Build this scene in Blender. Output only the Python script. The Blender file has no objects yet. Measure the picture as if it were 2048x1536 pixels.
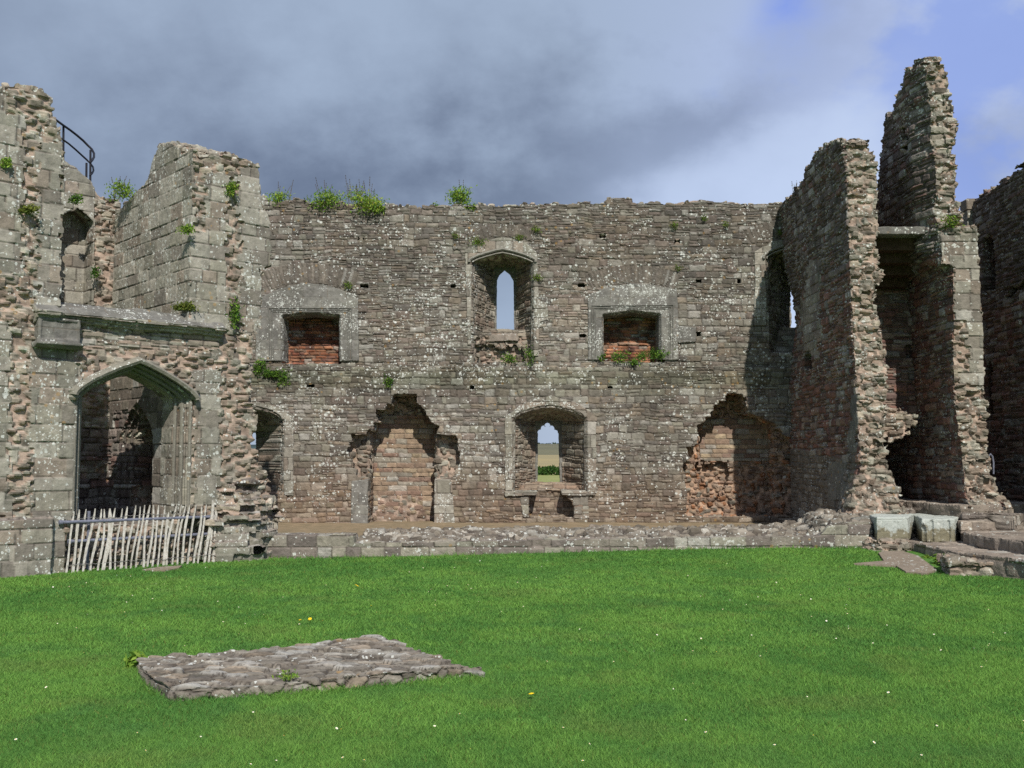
import bpy, math, random
import numpy as np
from math import radians, sin, cos, tan, atan, pi

# ------------------------------------------------------------------ camera
SC = bpy.context.scene
COL = SC.collection
F_PX, HORIZON, EYE = 1991.1, 915.0, 1.65
PITCH = atan((HORIZON - 768.0) / F_PX)
cam = bpy.data.cameras.new("camera"); cam.lens = 35.0; cam.sensor_width = 36.0
cam.clip_start = 0.1; cam.clip_end = 6000.0
camo = bpy.data.objects.new("camera", cam); COL.objects.link(camo)
camo.location = (0, 0, EYE); camo.rotation_euler = (pi / 2 + PITCH, 0, 0)
SC.camera = camo

# ------------------------------------------------------------------ light
SUN_AZ, SUN_EL = radians(11.0), radians(42.0)      # to the right of straight behind the viewer
sun = bpy.data.lights.new("sun", 'SUN'); sun.energy = 4.95; sun.angle = radians(0.5); sun.color = (1.0, 0.945, 0.86)
suno = bpy.data.objects.new("sun", sun); COL.objects.link(suno)
suno.rotation_euler = (pi / 2 - SUN_EL, 0, SUN_AZ)
suno.location = (20, -60, 60)
SC.view_settings.view_transform = 'Standard'; SC.view_settings.look = 'None'
SC.view_settings.exposure = 0.0; SC.view_settings.gamma = 1.0
SC.view_settings.use_curve_mapping = False
SC.cycles.max_bounces = 6; SC.cycles.diffuse_bounces = 3; SC.cycles.transmission_bounces = 2
SC.cycles.use_denoising = False


class NT:
    """small helper for building node trees"""
    def __init__(s, tree):
        s.t = tree; s.n = tree.nodes; s.l = tree.links
    def new(s, typ, **kw):
        n = s.n.new(typ)
        for k, v in kw.items(): setattr(n, k, v)
        return n
    def put(s, sock, v):
        if isinstance(v, bpy.types.NodeSocket): s.l.new(v, sock)
        else: sock.default_value = v
    def m(s, op, a, b=0.0, c=0.0, clamp=False):
        n = s.new('ShaderNodeMath', operation=op, use_clamp=clamp)
        s.put(n.inputs[0], a); s.put(n.inputs[1], b); s.put(n.inputs[2], c)
        return n.outputs[0]
    def noise(s, vec, scale, detail=4.0, rough=0.55, out=0):
        n = s.new('ShaderNodeTexNoise'); n.inputs['Scale'].default_value = scale
        n.inputs['Detail'].default_value = detail; n.inputs['Roughness'].default_value = rough
        s.put(n.inputs['Vector'], vec); return n.outputs[out]
    def vor(s, vec, scale, out='Distance'):
        n = s.new('ShaderNodeTexVoronoi'); n.inputs['Scale'].default_value = scale
        s.put(n.inputs['Vector'], vec); return n.outputs[out]
    def mix(s, f, a, b, typ='MIX'):
        n = s.new('ShaderNodeMix', data_type='RGBA', blend_type=typ)
        s.put(n.inputs['Factor'], f); s.put(n.inputs['A'], a); s.put(n.inputs['B'], b)
        return n.outputs['Result']
    def ss(s, x, lo, hi):
        n = s.new('ShaderNodeMapRange', interpolation_type='SMOOTHSTEP')
        s.put(n.inputs['Value'], x); n.inputs['From Min'].default_value = lo; n.inputs['From Max'].default_value = hi
        return n.outputs['Result']
    def vec(s, x, y, z):
        n = s.new('ShaderNodeCombineXYZ')
        s.put(n.inputs[0], x); s.put(n.inputs[1], y); s.put(n.inputs[2], z); return n.outputs[0]
    def gauss(s, x, z, cx, cz, sx, sz):
        a = s.m('POWER', s.m('ABSOLUTE', s.m('DIVIDE', s.m('SUBTRACT', x, cx), sx)), 2.0)
        b = s.m('POWER', s.m('ABSOLUTE', s.m('DIVIDE', s.m('SUBTRACT', z, cz), sz)), 2.0)
        return s.m('EXPONENT', s.m('MULTIPLY', s.m('ADD', a, b), -1.0))


def build_world():
    w = bpy.data.worlds.new("World"); SC.world = w; w.use_nodes = True
    t = NT(w.node_tree); t.n.clear()
    out = t.new('ShaderNodeOutputWorld')
    sky = t.new('ShaderNodeTexSky', sky_type='NISHITA'); sky.sun_disc = False
    sky.sun_elevation = SUN_EL; sky.sun_rotation = pi - SUN_AZ
    b1 = t.new('ShaderNodeBackground'); t.put(b1.inputs[0], sky.outputs[0]); b1.inputs[1].default_value = 0.12
    tc = t.new('ShaderNodeTexCoord'); sep = t.new('ShaderNodeSeparateXYZ'); t.l.new(tc.outputs['Generated'], sep.inputs[0])
    X, Y, Z = sep.outputs
    # cloud plane coordinates: clouds stretch towards the horizon
    zz = t.m('ADD', t.m('MAXIMUM', Z, 0.0), 0.55)
    cv = t.vec(t.m('DIVIDE', X, zz), t.m('DIVIDE', Y, zz), 0.0)
    n1 = t.noise(cv, 2.2, 6.0, 0.5)
    n2 = t.noise(cv, 5.5, 9.0, 0.57)
    n3 = t.noise(cv, 1.5, 3.0, 0.5)
    wx = t.m('ADD', X, t.m('MULTIPLY', t.m('SUBTRACT', n1, 0.5), 0.26))
    wz = t.m('ADD', Z, t.m('MULTIPLY', t.m('SUBTRACT', n2, 0.5), 0.20))
    g = 0.0
    for cx, cz, sx, sz, k in ((-0.15, 0.24, 0.20, 0.075, 0.52), (0.01, 0.26, 0.13, 0.06, 0.42), (-0.30, 0.28, 0.22, 0.10, 0.26), (0.08, 0.33, 0.09, 0.06, 0.34),
                              (0.19, 0.32, 0.08, 0.03, 0.30), (-0.47, 0.44, 0.07, 0.12, 0.40), (0.48, 0.43, 0.05, 0.05, 0.55), (0.44, 0.26, 0.05, 0.035, 0.40), (0.30, 0.37, 0.09, 0.04, 0.22)):
        g = t.m('ADD', g, t.m('MULTIPLY', t.gauss(wx, wz, cx, cz, sx, sz), k))
    B = t.m('ADD', 0.97, t.m('MULTIPLY', t.m('SUBTRACT', n2, 0.5), 0.85))
    B = t.m('ADD', B, t.m('MULTIPLY', t.m('SUBTRACT', n3, 0.5), 0.7))
    B = t.m('SUBTRACT', B, g, clamp=True)
    right = t.ss(t.m('ADD', X, t.m('MULTIPLY', t.m('SUBTRACT', n1, 0.5), 0.35)), -0.02, 0.34)
    light = t.mix(right, (0.375, 0.465, 0.615, 1), (0.47, 0.565, 0.83, 1))
    dark = t.mix(right, (0.105, 0.135, 0.215, 1), (0.235, 0.285, 0.44, 1))
    cc = t.mix(B, dark, light)
    # openings of clear blue to the right, pale haze close to the horizon
    gap = t.m('MULTIPLY', t.ss(wx, 0.10, 0.26), t.ss(t.m('ADD', t.noise(cv, 4.2, 6.0, 0.55), t.m('MULTIPLY', t.gauss(wx, wz, 0.44, 0.34, 0.10, 0.10), 0.20)), 0.56, 0.68))
    cc = t.mix(t.m('MULTIPLY', gap, 0.6), cc, (0.225, 0.345, 0.82, 1))
    top = t.gauss(wx, wz, 0.245, 0.435, 0.030, 0.045)
    cc = t.mix(t.m('MULTIPLY', top, 0.9), cc, (0.17, 0.29, 0.85, 1))
    lowr = t.m('MULTIPLY', t.m('MULTIPLY', t.ss(t.m('SUBTRACT', wz, t.m('MULTIPLY', wx, 0.45)), 0.235, 0.15), t.ss(t.m('ADD', wx, t.m('MULTIPLY', t.m('SUBTRACT', n3, 0.5), 0.25)), 0.04, 0.15)), t.ss(wx, 0.40, 0.30))
    cc = t.mix(t.m('MULTIPLY', lowr, t.m('ADD', 0.45, t.m('MULTIPLY', n2, 0.8), clamp=True)), cc, (0.58, 0.69, 0.92, 1))
    b2 = t.new('ShaderNodeBackground'); t.put(b2.inputs[0], cc); b2.inputs[1].default_value = 1.0
    mx = t.new('ShaderNodeMixShader'); mx.inputs[0].default_value = 0.92
    t.l.new(b1.outputs[0], mx.inputs[1]); t.l.new(b2.outputs[0], mx.inputs[2])
    t.l.new(mx.outputs[0], out.inputs[0])
build_world()

# ------------------------------------------------------------------ projection helpers (to read sizes off the photograph)
CT, ST = cos(PITCH), sin(PITCH)
def ray(px, py):
    xc = (px - 1024.0) / F_PX; yc = (768.0 - py) / F_PX
    return np.array([xc, CT - yc * ST, ST + yc * CT])
def on_plane(px, py, p0, n):
    d = ray(px, py); o = np.array([0, 0, EYE]); n = np.array(n, float)
    return o + d * (np.dot(np.array(p0, float) - o, n) / np.dot(d, n))
def atY(px, py, Y): return on_plane(px, py, (0, Y, 0), (0, 1, 0))
def atX(px, py, X): return on_plane(px, py, (X, 0, 0), (1, 0, 0))
def atZ(px, py, Z): return on_plane(px, py, (0, 0, Z), (0, 0, 1))
def proj(p):
    x, y, z = p[:, 0], p[:, 1], p[:, 2] - EYE
    dep = np.maximum(y * CT + z * ST, 0.1)
    return 1024 + F_PX * x / dep, 768 - F_PX * (-y * ST + z * CT) / dep

# ------------------------------------------------------------------ noise
def _h(*a):
    h = np.zeros(np.broadcast(*a).shape, np.uint32)
    for k, v in zip((0x8da6b343, 0xd8163841, 0xcb1ab31f, 0x165667b1), a):
        h = h ^ (np.asarray(v).astype(np.int64).astype(np.uint32) * np.uint32(k))
    h ^= h >> np.uint32(15); h *= np.uint32(0x2c1b3c6d); h ^= h >> np.uint32(12)
    h *= np.uint32(0x297a2d39); h ^= h >> np.uint32(15)
    return h
def hash01(*a): return _h(*a).astype(np.float64) / 4294967296.0
def noise2(x, y, seed=0):
    xi = np.floor(x); yi = np.floor(y); fx = x - xi; fy = y - yi
    fx = fx * fx * (3 - 2 * fx); fy = fy * fy * (3 - 2 * fy)
    a = hash01(xi, yi, seed); b = hash01(xi + 1, yi, seed); c = hash01(xi, yi + 1, seed); d = hash01(xi + 1, yi + 1, seed)
    return (a + (b - a) * fx) * (1 - fy) + (c + (d - c) * fx) * fy - 0.5
def fbm2(x, y, seed=0, o=3):
    r = 0; a = 1.0
    for k in range(o):
        r = r + a * noise2(x * 2 ** k, y * 2 ** k, seed + k * 17); a *= 0.5
    return r
def jit(u, z, seed, ch=0.11, cw=0.26):
    """random step per stone of a rough coursed layout, -1..1"""
    k = np.floor(z / ch + 0.35 * noise2(u * 0.9, z * 0.0, seed)); o = hash01(k, 3, seed) * 7
    i = np.floor(u / cw + o)
    return hash01(i, k, seed + 5) * 2 - 1

# ------------------------------------------------------------------ stone layouts (which stone each point of a wall belongs to)
class Layout:
    RES = 0.008
    def __init__(s, seed, W, H, band, blk, split, sub=(0.035, 0.075), subw=(0.12, 0.42)):
        rng = random.Random(seed); r = s.RES
        s.nx, s.nz = int(W / r), int(H / r)
        s.id = np.zeros((s.nx, s.nz), np.int32); s.ed = np.zeros((s.nx, s.nz), np.float32)
        cen = []
        def fill(x0, x1, z0, z1):
            i0, i1 = int(round(x0 / r)), int(round(x1 / r)); j0, j1 = int(round(z0 / r)), int(round(z1 / r))
            i0c, i1c, j0c, j1c = max(i0, 0), min(i1, s.nx), max(j0, 0), min(j1, s.nz)
            if i1c <= i0c or j1c <= j0c: return
            xs = (np.arange(i0c, i1c) + 0.5) * r; zs = (np.arange(j0c, j1c) + 0.5) * r
            ex = np.minimum(xs - x0, x1 - xs)[:, None]; ez = np.minimum(zs - z0, z1 - zs)[None, :]
            rad = min(0.03, 0.45 * min(x1 - x0, z1 - z0))
            qx = np.maximum(rad - ex, 0); qz = np.maximum(rad - ez, 0)
            e = np.where((qx > 0) & (qz > 0), rad - np.sqrt(qx * qx + qz * qz), np.minimum(ex, ez))
            s.id[i0c:i1c, j0c:j1c] = len(cen); s.ed[i0c:i1c, j0c:j1c] = e
            cen.append(((x0 + x1) / 2, (z0 + z1) / 2, x1 - x0, z1 - z0))
        z = 0.0
        while z < H:
            h = rng.uniform(*band); x = -rng.random() * 0.3
            while x < W:
                w = rng.uniform(*blk)
                if rng.random() < split(x, z):
                    n = max(2, int(round(h / rng.uniform(*sub)))); zz = z
                    cuts = sorted([rng.uniform(0.8, 1.2) for _ in range(n)]); rng.shuffle(cuts); tot = sum(cuts)
                    w = max(w, 0.3)
                    for c in cuts:
                        hh = h * c / tot; xx = x
                        while xx < x + w - 0.01:
                            ww = min(rng.uniform(*subw), x + w - xx)
                            if x + w - xx - ww < 0.07: ww = x + w - xx
                            fill(xx, xx + ww, zz, zz + hh); xx += ww
                        zz += hh
                else:
                    fill(x, x + w, z, z + h)
                x += w
            z += h
        s.cen = np.array(cen); n = len(cen)
        s.rnd = np.random.RandomState(seed).rand(n, 8)
    def get(s, u, v, warp=1.0):
        wu = u + warp * (0.05 * noise2(u * 2.3, v * 4.1, 11) + 0.020 * noise2(u * 11, v * 11, 12))
        wv = v + warp * (0.06 * noise2(u * 0.8, v * 1.2, 13) + 0.035 * noise2(u * 3.3, v * 3.0, 15) + 0.016 * noise2(u * 9, v * 9, 14))
        i = (np.floor(wu / s.RES).astype(np.int64)) % s.nx; j = (np.floor(wv / s.RES).astype(np.int64)) % s.nz
        d = s.id[i, j]
        c = s.cen[d]
        lu = ((wu % (s.nx * s.RES)) - c[:, 0]) / c[:, 2]; lv = ((wv % (s.nz * s.RES)) - c[:, 1]) / c[:, 3]
        return d, s.ed[i, j], s.rnd[d], lu, lv

def _slaty(x, z):
    p = 0.27 + 1.0 * float(noise2(np.array([x * 0.6]), np.array([z * 0.9]), 77)[0])
    if z > 5.0: p += 0.30
    if z < 1.4: p -= 0.12
    return min(max(p, 0.05), 0.97)
L_RUB = Layout(1, 15.5, 8.6, (0.085, 0.165), (0.11, 0.36), _slaty, (0.042, 0.08), (0.09, 0.30))
L_SQ = Layout(2, 9.0, 8.8, (0.09, 0.17), (0.13, 0.40), lambda x, z: 0.4)
L_ASH = Layout(3, 9.0, 8.8, (0.19, 0.29), (0.24, 0.56), lambda x, z: 0.0)
L_BRK = Layout(4, 4.0, 8.8, (0.065, 0.075), (0.18, 0.25), lambda x, z: 0.0)
L_FB = Layout(5, 4.0, 8.8, (0.09, 0.13), (0.2, 0.42), lambda x, z: 0.0)
L_VOU = Layout(6, 12.0, 3.0, (0.49, 0.5), (0.05, 0.10), lambda x, z: 0.0)
L_KERB = Layout(7, 13.0, 0.9, (0.16, 0.2), (0.22, 0.62), lambda x, z: 0.0)

PAL = {
 'main': [(.205, .190, .160), (.165, .150, .126), (.240, .218, .180), (.190, .168, .135), (.185, .155, .132), (.265, .252, .215), (.225, .190, .148), (.145, .132, .115), (.210, .180, .152), (.245, .232, .195), (.215, .205, .165)],
 'dark': [(.150, .125, .112), (.120, .098, .088), (.185, .152, .132), (.175, .112, .095), (.135, .108, .094), (.215, .19, .165)],
 'red': [(.225, .125, .100), (.165, .092, .078), (.255, .165, .125), (.140, .098, .086), (.205, .145, .118), (.265, .205, .165), (.190, .105, .080), (.24, .22, .20)],
 'ash': [(.245, .230, .192), (.222, .208, .168), (.275, .255, .215), (.230, .195, .158), (.210, .200, .165), (.190, .172, .145), (.262, .248, .208)],
 'core': [(.255, .222, .178), (.200, .172, .140), (.305, .265, .208), (.255, .205, .162), (.225, .198, .160), (.32, .29, .24), (.275, .215, .17), (.30, .285, .235)],
 'corered': [(.28, .205, .150), (.24, .165, .125), (.30, .235, .175), (.31, .155, .085), (.22, .16, .125), (.26, .20, .155), (.22, .20, .165)],
 'brick': [(.31, .125, .070), (.235, .095, .062), (.35, .165, .095), (.17, .085, .065), (.29, .14, .085), (.26, .17, .12)],
 'fback': [(.275, .205, .145), (.245, .175, .13), (.225, .15, .115), (.33, .26, .18), (.265, .195, .14), (.245, .22, .18), (.23, .16, .125)],
 'pave': [(.225, .195, .168), (.185, .16, .14), (.26, .23, .198), (.205, .178, .152), (.24, .208, .175)],
 'flag': [(.25, .21, .175), (.27, .23, .19), (.225, .19, .16)],
 'vous': [(.185, .165, .140), (.155, .136, .116), (.205, .18, .15), (.17, .15, .125)],
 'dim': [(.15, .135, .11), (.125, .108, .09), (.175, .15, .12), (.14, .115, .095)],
 'grey': [(.165, .160, .143), (.175, .17, .150), (.158, .152, .138)],
 'slab': [(.192, .172, .142), (.156, .138, .115), (.222, .20, .166), (.178, .155, .128), (.25, .233, .20), (.208, .172, .132)],
 'heap': [(.178, .156, .124), (.138, .118, .095), (.225, .202, .168), (.195, .170, .137), (.155, .132, .107), (.31, .29, .25)],
 'kerb': [(.235, .225, .18), (.20, .18, .15), (.15, .13, .115), (.255, .235, .19), (.175, .15, .13), (.22, .20, .165)],
}
PAL = {k: np.array(v) for k, v in PAL.items()}
MORTAR = {'slab': np.array((.165, .148, .132)), 'pink': np.array((.385, .295, .235)), 'earth': np.array((.15, .125, .10)), 'orange': np.array((.40, .275, .195)), 'dark': np.array((.10, .085, .072))}

def sstep(x, a, b):
    t = np.clip((x - a) / (b - a), 0, 1); return t * t * (3 - 2 * t)

def coursed(u, v, L, pal, relief=0.016, spread=0.012, tilt=0.02, mort='dark', joint=0.012, warp=1.0, soft=0.030, palep=0.90):
    d, e, r, lu, lv = L.get(u, v, warp)
    n = fbm2(u * 14, v * 14, 21)
    disp = (r[:, 0] - 0.5) * 2 * spread + relief * (sstep(e, 0.0, soft) - 1) + tilt * ((r[:, 1] - .5) * lu + (r[:, 4] - .3) * lv) + 0.008 * n
    P = PAL[pal]; col = P[(r[:, 2] * len(P)).astype(int)] * (0.82 + 0.36 * r[:, 3])[:, None]
    pale = r[:, 5] > palep
    col = np.where(pale[:, None], col * 0.35 + np.array((.36, .35, .315)) * 0.65, col)
    col = col * (1 + 0.35 * n)[:, None]
    m = (1 - sstep(e, joint * 0.35, joint))[:, None]
    col = col * (1 - 0.75 * m) + MORTAR[mort] * 0.75 * m
    return disp, col

def rubble(u, v, pal, mort, seed=0, cw=0.17, ch=0.085, amp=0.062, size=0.72, base=-0.045, rough=0.018):
    """angular lumps of broken stone standing out of mortar"""
    u = u + 0.07 * noise2(u * 3, v * 4, seed + 31) + 0.016 * noise2(u * 17, v * 17, seed + 33)
    v = v + 0.05 * noise2(u * 2.2, v * 2, seed + 32) + 0.012 * noise2(u * 16, v * 18, seed + 34)
    row = np.floor(v / ch)
    hb = np.zeros(u.shape); idr = np.zeros((len(u), 3))
    for dj in (-1, 0, 1):
        k = row + dj; off = hash01(k, 9, seed) * 5
        i0 = np.floor(u / cw + off)
        for di in (-1, 0, 1):
            i = i0 + di
            cx = (i + 0.5 + 0.8 * (hash01(i, k, seed + 1) - .5) - off) * cw
            cz = (k + 0.5 + 0.9 * (hash01(i, k, seed + 2) - .5)) * ch
            s1 = hash01(i, k, seed + 3); tl = (hash01(i, k, seed + 12) - .5) * 0.7
            rx = cw * size * (0.25 + 0.95 * s1); rz = ch * size * (0.45 + 0.9 * hash01(i, k, seed + 4))
            dx, dz = u - cx, v - cz + tl * (u - cx) * 0.5
            q = np.maximum(np.abs(dx / rx) ** 2 + np.abs(dz / rz) ** 2, np.maximum(np.abs(dx / rx), np.abs(dz / rz)) * 1.05)
            hh = np.where(q < 1, np.minimum((1 - q) * 2.6, 1) * (0.25 + 1.0 * hash01(i, k, seed + 6)) * (1 + 0.35 * tl * dx / rx + 0.25 * dz / rz), 0)
            w = (hh > hb)
            hb = np.where(w, hh, hb)
            for c, sd in enumerate((7, 8, 10)):
                idr[:, c] = np.where(w, hash01(i, k, seed + sd), idr[:, c])
    n = fbm2(u * 9, v * 12, seed + 40)
    big = noise2(u * 1.7, v * 1.3, seed + 51)
    disp = base + amp * hb + rough * n + 0.035 * big * (amp > 0.05)
    P = PAL[pal]; col = P[np.minimum((idr[:, 0] * len(P)).astype(int), len(P) - 1)] * (0.62 + 0.62 * idr[:, 1])[:, None]
    m = (hb < 0.06)[:, None]
    col = np.where(m, MORTAR[mort] * (0.85 + 0.7 * n)[:, None], col * (1 + 0.45 * n)[:, None])
    return disp, col

# ------------------------------------------------------------------ surface from a field
def nets(F, o, h):
    nx, ny, nz = F.shape
    ins = F < 0
    c = np.zeros((nx - 1, ny - 1, nz - 1), np.uint8)
    for a in (0, 1):
        for b in (0, 1):
            for d in (0, 1):
                c += ins[a:nx - 1 + a, b:ny - 1 + b, d:nz - 1 + d]
    I, J, K = np.nonzero((c > 0) & (c < 8)); del c
    vid = np.full((nx - 1, ny - 1, nz - 1), -1, np.int32); vid[I, J, K] = np.arange(len(I))
    acc = np.zeros((len(I), 3)); cnt = np.zeros(len(I))
    cr = {}
    for a in (0, 1):
        for b in (0, 1):
            for d in (0, 1): cr[a, b, d] = F[I + a, J + b, K + d].astype(np.float64)
    for ax in range(3):
        for p in (0, 1):
            for q in (0, 1):
                c0 = [p, q]; c0.insert(ax, 0); c1 = [p, q]; c1.insert(ax, 1)
                f0, f1 = cr[tuple(c0)], cr[tuple(c1)]
                m = (f0 < 0) != (f1 < 0)
                t = np.where(m, f0 / np.where(m, f0 - f1, 1), 0)
                for x in range(3):
                    acc[:, x] += m * (t if x == ax else c0[x])
                cnt += m
    V = (acc / cnt[:, None] + np.stack([I, J, K], 1)) * h + np.array(o)
    Q = []
    for ax in range(3):
        a = [slice(None)] * 3; b = [slice(None)] * 3
        for x in range(3):
            if x == ax: a[x] = slice(0, -1); b[x] = slice(1, None)
            else: a[x] = slice(1, -1); b[x] = slice(1, -1)
        A, Bm = ins[tuple(a)], ins[tuple(b)]
        for flip, m in ((0, A & ~Bm), (1, ~A & Bm)):
            i, j, k = np.nonzero(m)
            ijk = [i, j, k]
            for x in range(3):
                if x != ax: ijk[x] = ijk[x] + 1
            e1, e2 = [(1, 2), (2, 0), (0, 1)][ax]
            def g(d1, d2):
                w = list(ijk); w[e1] = w[e1] - d1; w[e2] = w[e2] - d2
                return vid[w[0], w[1], w[2]]
            q = np.stack([g(1, 1), g(0, 1), g(0, 0), g(1, 0)], 1)
            if flip: q = q[:, ::-1]
            Q.append(q)
    return V, np.concatenate(Q)

def vnormals(V, Q):
    n = np.cross(V[Q[:, 2]] - V[Q[:, 0]], V[Q[:, 3]] - V[Q[:, 1]])
    N = np.stack([sum(np.bincount(Q[:, c], n[:, x], len(V)) for c in range(4)) for x in range(3)], 1)
    return N / np.maximum(np.linalg.norm(N, axis=1), 1e-9)[:, None]

def raw_mesh(name, V, Q, col=None, lich=None, smooth=False):
    me = bpy.data.meshes.new(name)
    V = np.ascontiguousarray(V, np.float32); Q = np.ascontiguousarray(Q, np.int32); k = Q.shape[1]
    me.vertices.add(len(V)); me.vertices.foreach_set('co', V.ravel())
    me.loops.add(Q.size); me.loops.foreach_set('vertex_index', Q.ravel())
    me.polygons.add(len(Q))
    me.polygons.foreach_set('loop_start', np.arange(0, Q.size, k, dtype=np.int32))
    me.polygons.foreach_set('loop_total', np.full(len(Q), k, np.int32))
    me.polygons.foreach_set('use_smooth', np.full(len(Q), smooth))
    if col is not None:
        a = me.color_attributes.new('Col', 'FLOAT_COLOR', 'POINT')
        c = np.ones((len(V), 4), np.float32); c[:, :3] = np.clip(col, 0.005, 0.9)
        if lich is not None: c[:, 3] = lich
        a.data.foreach_set('color', c.ravel())
    me.update(calc_edges=True); me.validate()
    return me

def place(name, me, mat, parent=None, origin=None, **props):
    o = bpy.data.objects.new(name, me); COL.objects.link(o)
    if mat is not None: me.materials.append(mat)
    off = np.zeros(3)
    if parent is not None:
        off = np.array(parent['_o']); o.parent = parent
    elif origin is not None:
        off = np.array(origin, float); o.location = off
    if np.any(off):
        n = len(me.vertices); c = np.empty(n * 3, np.float32); me.vertices.foreach_get('co', c)
        c = (c.reshape(-1, 3) - off).astype(np.float32); me.vertices.foreach_set('co', c.ravel()); me.update()
    o['_o'] = [float(x) for x in off]
    for k, v in props.items(): o[k] = v
    return o

def root(name, loc, label, cat, group=None):
    o = bpy.data.objects.new(name, None); COL.objects.link(o); o.location = loc
    o.empty_display_size = 0.3
    o['_o'] = [float(x) for x in loc]; o['label'] = label; o['category'] = cat
    if group: o['group'] = group
    return o

class Field:
    def __init__(s, lo, hi, h):
        s.h = h; s.o = np.array(lo, float); n = np.ceil((np.array(hi) - s.o) / h).astype(int) + 1
        s.x, s.y, s.z = [(s.o[i] + h * np.arange(n[i])) for i in range(3)]
        s.F = np.full(tuple(n), 9.0, np.float32)
        s.X, s.Y, s.Z = s.x[:, None, None], s.y[None, :, None], s.z[None, None, :]
        s.XZx, s.XZz = np.meshgrid(s.x, s.z, indexing='ij')
    def win(s, lo, hi):
        sl = []
        for ax, g in enumerate((s.x, s.y, s.z)):
            i0 = int(np.searchsorted(g, lo[ax] if lo[ax] is not None else -1e9)); i1 = int(np.searchsorted(g, hi[ax] if hi[ax] is not None else 1e9))
            sl.append(slice(i0, max(i1, i0)))
        return tuple(sl)
    def add(s, f): np.minimum(s.F, f, out=s.F)
    def cut2(s, poly, y0, y1, seed=None, amp=0.0, grow=0.0):
        """remove an outline drawn in x-z, from depth y0 to y1"""
        P = np.array(poly); lo = P.min(0) - 0.15 - grow; hi = P.max(0) + 0.15 + grow
        w = s.win((lo[0], y0 - 0.1, lo[1]), (hi[0], y1 + 0.1, hi[1]))
        gx, gz = s.XZx[w[0], w[2]], s.XZz[w[0], w[2]]
        d = poly_sdf(gx, gz, P) - grow
        if seed is not None: d = d + amp * jit(gx, gz, seed)
        cut = np.maximum(d[:, None, :], np.maximum(y0 - s.Y[:, w[1]], s.Y[:, w[1]] - y1))
        s.F[w] = np.maximum(s.F[w], -cut)
    def mesh(s): return nets(s.F, s.o, s.h)

def poly_sdf(px, pz, P):
    P = np.asarray(P, float); d = np.full(px.shape, 1e9); sgn = np.ones(px.shape)
    n = len(P)
    for i in range(n):
        a, b = P[i], P[i - 1]
        ex, ez = b[0] - a[0], b[1] - a[1]; wx, wz = px - a[0], pz - a[1]
        t = np.clip((wx * ex + wz * ez) / max(ex * ex + ez * ez, 1e-12), 0, 1)
        d = np.minimum(d, (wx - ex * t) ** 2 + (wz - ez * t) ** 2)
        c1 = pz >= a[1]; c2 = pz < b[1]; c3 = ex * wz > ez * wx
        sgn = np.where((c1 & c2 & c3) | (~c1 & ~c2 & ~c3), -sgn, sgn)
    return sgn * np.sqrt(d)

def in_rects(px, py, rects):
    m = np.zeros(px.shape, bool)
    for x0, y0, x1, y1 in rects: m |= (px >= x0) & (px <= x1) & (py >= y0) & (py <= y1)
    return m
def rag(px, py, a=9.0, seed=3):
    """uneven zone borders that follow stone courses"""
    k = np.floor(py / 13.0); i = np.floor(px / 40.0 + hash01(k, seed) * 5)
    return px + a * (hash01(k, i, seed) - 0.5) * 2, py + 5 * (hash01(i, k, seed + 1) - .5)

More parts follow.
